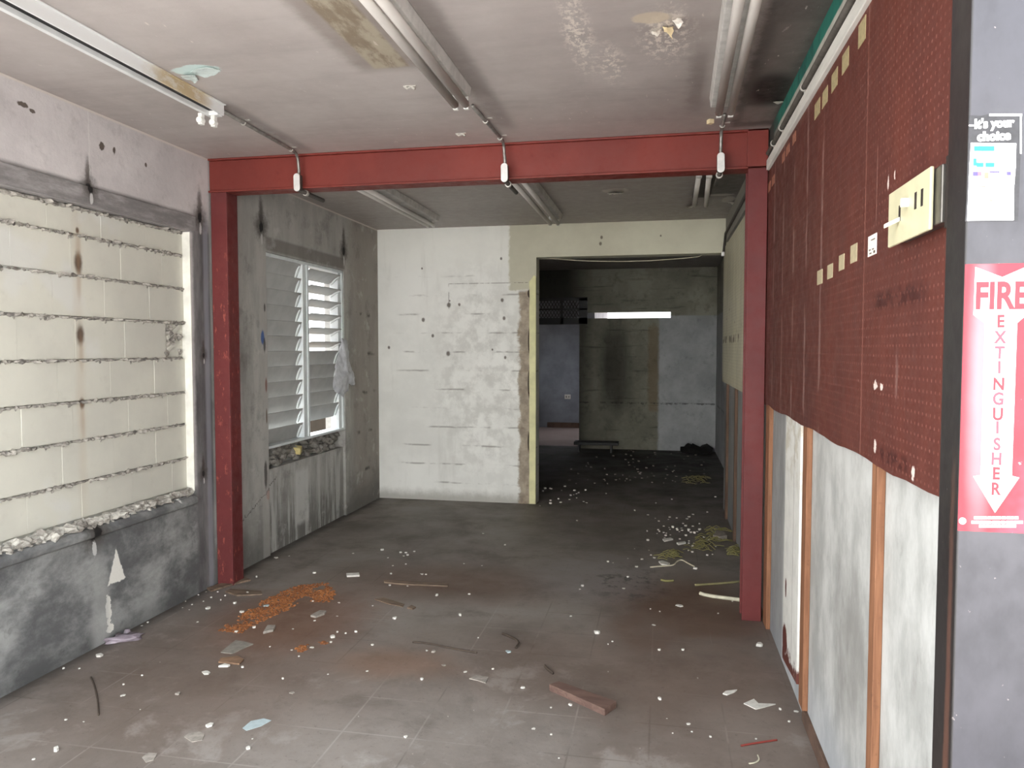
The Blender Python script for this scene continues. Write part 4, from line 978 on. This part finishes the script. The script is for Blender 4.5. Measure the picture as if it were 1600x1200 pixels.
# ------------------------------------------------------------------ floor debris
def chipmesh(seed, flat_):
    b = B(); rnd = random.Random(seed)
    n_ = rnd.randint(5, 7); pts = []
    for k in range(n_):
        t = (k+rnd.uniform(-.3, .3))/n_*2*PI; r = rnd.uniform(.35, .56); pts.append((r*math.cos(t), r*rnd.uniform(.6, .9)*math.sin(t), 0))
    b.prism(pts, (rnd.uniform(-.06, .06), rnd.uniform(-.06, .06), flat_))
    o = b.build('plaster_chip', 'plaster', bevel=.06, seg=1); me = o.data; bpy.data.objects.remove(o); return me
VAR = [chipmesh(s, f) for s, f in ((1, .3), (2, .45), (3, .22), (4, .6), (5, .35), (6, .5), (7, .18), (8, .4))]
for me in VAR:
    bm = bmesh.new(); bm.from_mesh(me)
    bmesh.ops.bevel(bm, geom=bm.edges[:], offset=.02, segments=1, affect='EDGES'); bm.to_mesh(me); bm.free()
VG = []
for me in VAR[:4]:
    q = me.copy(); q.materials.clear(); q.materials.append(M['plasterg']); VG.append(q)
VB = VAR[2].copy(); VB.materials.clear(); VB.materials.append(M['bluechip'])
rnd = random.Random(21)
def chip(x, y, s, label, group, meshes=VAR, flat_=1., name='plaster_chip', cat='plaster chip'):
    p = at(x, y, 'z', 0)
    o = bpy.data.objects.new(name, rnd.choice(meshes)); COL.objects.link(o)
    k = max(.005, .84*s*depth(p)/F); o.location = (p.x, p.y, .0005); o.scale = (k, k*1.1, k*.85*flat_); o.rotation_euler = (0, 0, rnd.uniform(-.9, .9))
    return tag(o, label, cat, group)
SMALL = [(432, 872, 9), (452, 869, 4), (491, 896, 8), (597, 860, 8), (552, 865, 5), (626, 864, 5), (634, 864, 6), (631, 869, 5), (637, 868, 5), (647, 862, 5), (614, 884, 4), (606, 872, 4), (634, 882, 4), (611, 897, 5), (660, 898, 5), (665, 898, 5), (609, 915, 5), (637, 916, 5), (682, 931, 6), (401, 902, 5), (387, 928, 7), (367, 943, 8), (489, 940, 5), (530, 942, 6), (492, 970, 6), (527, 963, 5), (369, 988, 8), (397, 981, 7), (458, 983, 5), (617, 967, 10), (527, 988, 6), (540, 990, 5), (556, 988, 6), (517, 1004, 5), (422, 1011, 4), (456, 1016, 5), (467, 1026, 4), (582, 1008, 7), (667, 1017, 6), (574, 1049, 6), (379, 1043, 6), (512, 1054, 4), (442, 1061, 5), (309, 972, 5), (582, 947, 4), (733, 929, 6), (683, 930, 5), (719, 962, 7), (747, 997, 4), (727, 1050, 9), (659, 1062, 9), (861, 1106, 5), (861, 1148, 6), (873, 1185, 4), (975, 920, 7), (910, 916, 6), (906, 921, 5), (1031, 956, 4), (892, 963, 6), (950, 1007, 4), (957, 1003, 4), (1030, 1016, 6), (1067, 1016, 6), (1042, 1123, 4), (1081, 1144, 5), (1051, 1146, 4), (994, 886, 7), (1003, 874, 7), (1022, 872, 6), (981, 902, 5), (658, 897, 4), (753, 884, 4), (755, 834, 5), (789, 852, 5), (725, 881, 4), (770, 1046, 6), (99, 1045, 6), (124, 1045, 5), (193, 1070, 5), (222, 1056, 4), (103, 1125, 7), (131, 1128, 5), (52, 1187, 7), (394, 1155, 4), (219, 1109, 3), (231, 973, 5), (222, 978, 5), (1219, 1109, 6), (1233, 1128, 5), (1110, 1152, 5), (1181, 1155, 5), (1144, 940, 4), (1122, 959, 4), (1016, 952, 4), (340, 925, 4), (330, 934, 4), (300, 945, 4), (345, 938, 4), (318, 940, 3), (352, 931, 4), (296, 953, 4), (290, 940, 3), (310, 930, 4), (285, 950, 3), (332, 918, 4), (322, 925, 3)]
for x, y, s in SMALL:
    p = at(x, y, 'z', 0)
    if p.y < D1+.1: chip(x, y, s, 'small white plaster chip on the floor in front of the beam', 'plaster chips on the front floor')
    else: chip(x, y, s, 'small white plaster chip on the floor behind the beam', 'plaster chips on the rear floor')
for k in range(46):
    x, y = rnd.gauss(1060, 26), rnd.gauss(828, 11)
    chip(x, y, rnd.uniform(3, 6.5), 'small white plaster chip on the floor behind the beam', 'plaster chips on the rear floor')
for k in range(20):
    x, y = rnd.uniform(842, 920), rnd.uniform(760, 792)
    chip(x, y, rnd.uniform(3, 6), 'small white plaster chip on the floor behind the beam', 'plaster chips on the rear floor')
for k in range(26):
    x, y = rnd.uniform(900, 1135), rnd.uniform(768, 880)
    chip(x, y, rnd.uniform(2.5, 5), 'small white plaster chip on the floor behind the beam', 'plaster chips on the rear floor')
for k in range(80):
    x, y = min(1100, max(890, rnd.gauss(1005, 60))), rnd.uniform(704, 757)
    chip(x, y, rnd.uniform(2, 5.5), 'small plaster piece in dimmed grey littering the dark room floor', 'plaster pieces in the dark room', VG, .8)  # chips greyed to paint in the dimness of the dark room
for x, y, s in ((645, 1178, 4), (700, 1120, 3), (560, 1120, 3), (950, 1050, 3), (1090, 1060, 4), (1000, 1170, 3), (250, 1035, 3), (740, 1110, 3)):
    chip(x, y, s, 'small grey plaster crumb on the front floor', 'grey crumbs on the front floor', VG)
# the larger pieces, each its own
def board(pxs, th, mat, name, label, cat, z=.0005, bev=.002, tilt=0.):
    pts = [at(x, y, 'z', z) for x, y in pxs]
    ce = sum(pts, Vector())/len(pts)
    o = B().prism([p for p in pts], (0, 0, th)).build(name, mat, bevel=bev, loc=(ce.x, ce.y, 0))
    return tag(o, label, cat)
BIG = [(417, 947, 13, VB, 'pale blue white chip on the rust coloured powder'), (325, 951, 12, VAR, 'white plaster piece near the foot of the left column'), (378, 957, 11, VAR, 'white plaster piece at the near edge of the rust powder'), (520, 996, 11, VAR, 'white plaster lump right of the rust powder'), (488, 1012, 10, VAR, 'white plaster piece beside the small rust spot'), (677, 1019, 11, VG, 'grey plaster lump near the dark twig'), (694, 1040, 10, VG, 'grey white plaster piece below the dark twig'), (457, 1083, 12, VG, 'dull plaster piece lying alone on the front tiles'), (795, 1019, 13, [VB], 'pale blue chip in the middle of the front floor'), (816, 1075, 10, VAR, 'white plaster piece just left of the brown plank'), (891, 1102, 10, VAR, 'white chip touching the near side of the brown plank'), (834, 1139, 9, VAR, 'white plaster lump in front of the brown plank'), (634, 1152, 9, VAR, 'white flat chip at the bottom middle of the floor'), (933, 990, 12, VAR, 'white cube like plaster lump in the floor centre'), (1022, 977, 9, VAR, 'white plaster lump left of the right column'), (1062, 947, 17, VAR, 'largest white plaster piece near the right column'), (1031, 1093, 9, VAR, 'white plaster piece on the tiles right of the plank'), (1075, 1132, 9, VAR, 'white plaster lump near the bottom right tiles'), (1086, 889, 10, VAR, 'white lump at the end of the curly cord'), (155, 1025, 17, VAR, 'white block of plaster beside the left wall'), (192, 1087, 12, VAR, 'white plaster piece near the bent twig'), (88, 1173, 14, VAR, 'white plaster block in the near left corner'), (326, 1135, 17, VAR, 'white plaster cube left of the pale blue smear'), (388, 1170, 10, VAR, 'white plaster chip below the pale blue smear'), (278, 1085, 12, VG, 'dull grey plaster piece on the front left floor'), (1186, 1009, 17, VAR, 'white plaster shard before the right column foot'), (1244, 1112, 11, VAR, 'white plaster piece against the right batten foot'), (323, 1052, 21, VAR, 'broad white plaster slab on the left front floor')]
for x, y, s, me, lb in BIG:
    me = me if isinstance(me, list) else [me]
    o = chip(x, y, s, lb, None, me, .8)
board([(858, 1079), (873, 1074), (963, 1106), (945, 1119)], .03, ['plank'], 'wood_plank', 'short reddish brown plank lying on the front floor', 'plank')
board([(744, 963), (760, 956), (772, 958), (786, 963)], .01, 'plaster', 'tile_shard', 'x', 'shard') if False else None
board([(485, 964), (500, 956), (510, 957), (507, 961), (493, 966)], .012, 'plasterg', 'tile_shard', 'pale flat tile shard right of the rust powder', 'tile shard')
board([(411, 991), (418, 980), (431, 980), (427, 987)], .014, 'plasterg', 'tile_shard', 'grey tile shard in front of the rust powder', 'tile shard')
board([(345, 1020), (368, 1001), (380, 1003), (396, 1007), (382, 1013), (363, 1022)], .004, 'card', 'cardboard_scrap', 'flat grey cardboard scrap on the left front floor', 'cardboard', bev=0)
board([(341, 1036), (345, 1030), (372, 1027), (381, 1032), (374, 1039)], .008, 'brownp', 'paper_scrap', 'brown torn scrap below the grey cardboard', 'paper scrap', bev=.001)
board([(341, 1043), (351, 1039), (360, 1041), (356, 1043)], .01, 'plaster', 'plaster_strip', 'white plaster strip in front of the brown scrap', 'plaster strip')
board([(585, 937), (600, 935), (632, 945), (629, 949), (605, 944)], .006, 'greywood', 'wood_splinter', 'grey bent splinter on the floor left of centre', 'splinter', bev=.001)
board([(636, 951), (643, 947), (650, 950), (645, 953)], .008, 'greywood', 'wood_splinter', 'small brown splinter beside the grey bent one', 'splinter', bev=.001)
board([(541, 898), (561, 897), (562, 901), (542, 902)], .012, 'plaster', 'plaster_strip', 'white plaster strip beyond the rust powder', 'plaster strip')
board([(600, 908), (628, 909), (700, 914), (700, 917), (626, 914), (600, 911)], .01, 'greywood', 'wood_lath', 'thin grey lath lying across the floor under the beam', 'lath', bev=.001)
board([(323, 921), (345, 914), (380, 903), (392, 908), (370, 913), (330, 925)], .012, 'greywood', 'wood_lath', 'brown lath at the foot of the left column', 'lath')
board([(352, 926), (360, 922), (408, 925), (410, 930), (370, 932)], .01, 'greywood', 'wood_lath', 'second brown lath beside the rust powder', 'lath')
board([(733, 1061), (745, 1056), (763, 1059), (759, 1068), (746, 1064)], .004, 'plasterg', 'paper_scrap', 'crumpled pale paper scrap left of the brown plank', 'paper scrap', bev=0)
board([(1129, 1085), (1134, 1081), (1152, 1079), (1147, 1083), (1136, 1087)], .006, 'plaster', 'tile_shard', 'white curled shard on the right front floor', 'shard', bev=.001)
board([(1162, 1100), (1178, 1093), (1185, 1100), (1212, 1101), (1190, 1107), (1181, 1109)], .004, 'plaster', 'paper_scrap', 'torn white paper near the foot of the right batten', 'paper scrap', bev=0)
board([(1029, 879), (1035, 878), (1047, 882), (1042, 885), (1033, 883)], .012, 'plaster', 'plaster_strip', 'white plaster strip near the curly cord', 'plaster strip')
board([(1035, 844), (1048, 842), (1052, 844), (1038, 847)], .012, 'plaster', 'plaster_strip', 'white plaster strip beyond the curly cord', 'plaster strip')
board([(1057, 850), (1070, 848), (1072, 850), (1060, 852)], .014, 'plaster', 'plaster_strip', 'white plaster strip beside the yellow fibre', 'plaster strip')
o = board([(1114, 841), (1120, 834), (1131, 836), (1136, 842), (1124, 844)], .03, 'plasterg', 'broken_tile', 'pale grey broken board beside the right wall', 'broken board')
board([(379, 1138), (392, 1127), (412, 1123), (424, 1126), (408, 1135), (385, 1142)], .0015, 'bluechip', 'paint_smear', 'pale blue dried paint smear on the front floor', 'paint smear', bev=0)
board([(288, 1152), (296, 1146), (312, 1144), (320, 1148), (316, 1157), (300, 1160)], .003, 'plasterg', 'paint_disc', 'dull grey disc of dried paint on the front floor', 'paint smear', bev=0)
board([(222, 1184), (232, 1177), (246, 1178), (240, 1188), (228, 1192)], .003, 'plasterg', 'paint_disc', 'dull pale scrap at the bottom left of the floor', 'paint smear', bev=0)
def strand(pxs, r, mat, name, label, cat, zs=None):
    pts = [at(x, y, 'z', r) + Vector((0, 0, (zs[i] if zs else 0))) for i, (x, y) in enumerate(pxs)]
    # smooth the polyline
    for _ in range(2):
        q = [pts[0]]
        for a, b in zip(pts, pts[1:]): q += [a.lerp(b, .25), a.lerp(b, .75)]
        q.append(pts[-1]); pts = q
    return tag(B().tube(pts, r, 8).build(name, mat, smooth=True), label, cat)
strand([(1016, 886), (1040, 884), (1053, 883), (1057, 877), (1065, 874), (1075, 880), (1085, 885)], .005, 'cord', 'cord', 'pale curly cord on the rear floor behind the right column', 'cord')
strand([(1094, 927), (1100, 929), (1115, 932), (1140, 935), (1164, 938)], .012, 'cord', 'plastic_hose', 'white hose end lying before the right red column', 'hose')
strand([(1086, 914), (1120, 912), (1164, 908)], .008, 'olive', 'stick', 'thin olive stick on the floor behind the right column', 'stick')
strand([(142, 1058), (148, 1072), (153, 1095), (154, 1117)], .004, 'twig', 'twig', 'dark bent twig on the left front floor', 'twig')
strand([(645, 1003), (670, 1005), (700, 1012), (745, 1020)], .005, 'twig', 'twig', 'long dark twig on the middle of the front floor', 'twig')
strand([(785, 990), (800, 996), (812, 1003), (806, 1012)], .006, 'twig', 'twig', 'short dark twig beside the pale blue chip', 'twig')
strand([(851, 1040), (856, 1046), (864, 1052)], .006, 'twig', 'twig', 'stubby dark twig behind the brown plank', 'twig')
strand([(1158, 1165), (1180, 1161), (1214, 1156)], .004, 'redp', 'plastic_strip', 'thin red plastic strip on the near right floor', 'plastic strip')
strand([(1170, 1193), (1180, 1192), (1187, 1187), (1184, 1180)], .003, 'cord', 'wire_curl', 'small pale wire curl at the bottom right', 'wire')
strand([(1033, 906), (1042, 908), (1052, 907)], .008, 'straw', 'yellow_splinter', 'yellow splinter on the brown stain by the right column', 'splinter')
# clear plastic scrap by the left wall
b = B(); p = at(192, 1000, 'z', 0)
b.lump((p.x, p.y, .008), (.085, .05, .022), 3, 3, .5, 2.5, flat=.001)
tag(b.build('plastic_scrap', 'glassy', smooth=True), 'crumpled purple tinted plastic by the left wall', 'plastic')
p = at(199, 992, 'z', 0); b = B(); b.tube([(p.x, p.y, .0), (p.x, p.y, .012), (p.x, p.y, .03)], [.022, .02, .012], 14)
tag(b.build('bottle_cap', 'glassy', smooth=True), 'small clear cap standing behind the purple plastic', 'cap')
# rust coloured powder: low uneven spread
def spread(pxs, mat, name, label, cat, hgt=.012, step=.0095):
    poly_ = [at(x, y, 'z', 0) for x, y in pxs]; n_ = len(poly_)
    def inside(x, y):
        r = False
        for i in range(n_):
            a, b = poly_[i], poly_[(i+1) % n_]
            if (a.y > y) != (b.y > y) and x < (b.x-a.x)*(y-a.y)/(b.y-a.y)+a.x: r = not r
        return r
    b = B(); xs = [p.x for p in poly_]; ys = [p.y for p in poly_]; rnd = random.Random(8); y = min(ys); i = 0
    while y < max(ys):
        x = min(xs)
        while x < max(xs):
            if inside(x, y) and mnoise.noise(Vector((x*9, y*7, 0))) > -.22+rnd.uniform(-.25, .15):
                s = step*rnd.uniform(.6, 1.15); b.lump((x+rnd.uniform(-.01, .01), y+rnd.uniform(-.01, .01), .0), (s, s, hgt*rnd.uniform(.35, 1.)), i, 1, .5, flat=-.001); i += 1
            x += step*1.25
        y += step*1.25
    return tag(b.build(name, mat), label, cat, kind='stuff')
spread([(342, 985), (365, 968), (400, 945), (440, 925), (470, 914), (510, 911), (525, 928), (515, 940), (470, 942), (440, 958), (400, 975), (375, 990)], 'rust', 'rust_powder', 'orange rust coloured powder spread on the floor by the left column', 'powder', .007)
spread([(462, 1012), (470, 1006), (481, 1009), (480, 1018), (468, 1020)], 'rust', 'rust_powder', 'small orange powder spot on the front tiles', 'powder', .005)
spread([(497, 1004), (506, 1000), (513, 1004), (506, 1008)], 'rust', 'rust_powder', 'tiny orange powder spot beyond the small one', 'powder', .005)
# yellow fibre waste
def fibre(boxes, n_, name, label, ln=.12):
    b = B(); rnd = random.Random(12)
    for k in range(n_):
        x0, x1, y0, y1 = rnd.choice(boxes); p = at(rnd.uniform(x0, x1), rnd.uniform(y0, y1), 'z', 0)
        a = rnd.uniform(-.7, .7); L = rnd.uniform(.35, 1)*ln; d = Vector((math.cos(a), math.sin(a), 0))*L; z = rnd.uniform(.004, .035)
        b.tube([p+Vector((0, 0, z*.4+.003)), p+d*.5+Vector((0, 0, z+.003)), p+d+Vector((0, 0, .004))], .0035, 5)
    return tag(b.build(name, 'straw'), label, 'fibre', kind='stuff')
fibre([(1062, 1100, 848, 862), (1085, 1115, 835, 856), (1100, 1125, 825, 848), (1132, 1148, 856, 868)], 90, 'yellow_fibre', 'yellow straw like fibre waste by the right wall behind the column')
fibre([(1064, 1095, 745, 756)], 30, 'yellow_fibre', 'yellow fibre tuft on the dark room floor', .16)
fibre([(1035, 1052, 862, 872), (1020, 1050, 868, 874)], 26, 'brown_fibre', 'thin loose fibre strands left of the yellow heap', .1)

# ------------------------------------------------------------------ light
wd = bpy.data.worlds.new('sky'); S.world = wd; wd.use_nodes = True
nt = wd.node_tree; bg = nt.nodes['Background']
tc = nt.nodes.new('ShaderNodeTexCoord'); sx = nt.nodes.new('ShaderNodeSeparateXYZ'); nt.links.new(tc.outputs['Generated'], sx.inputs[0])
rp = nt.nodes.new('ShaderNodeValToRGB'); nt.links.new(sx.outputs['Z'], rp.inputs[0])
rp.color_ramp.elements[0].position = 0.; rp.color_ramp.elements[0].color = (.93, .97, 1.0, 1)
rp.color_ramp.elements[1].position = .8; rp.color_ramp.elements[1].color = (.86, .93, 1.0, 1)
nt.links.new(rp.outputs[0], bg.inputs['Color']); bg.inputs['Strength'].default_value = 1.0

sun = bpy.data.lights.new('sun', 'SUN'); so = bpy.data.objects.new('sun', sun); COL.objects.link(so)
sun.energy = 8.; sun.angle = .03; sun.color = (1, .995, .985)
so.rotation_euler = Vector((.12, -.55, -1.)).to_track_quat('-Z', 'Y').to_euler(); so.location = (-3, 20, 12)

vs_ = S.view_settings
vs_.view_transform = 'Standard'; vs_.look = 'None'; vs_.gamma = 1; vs_.use_curve_mapping = False
vs_.exposure = 2.4
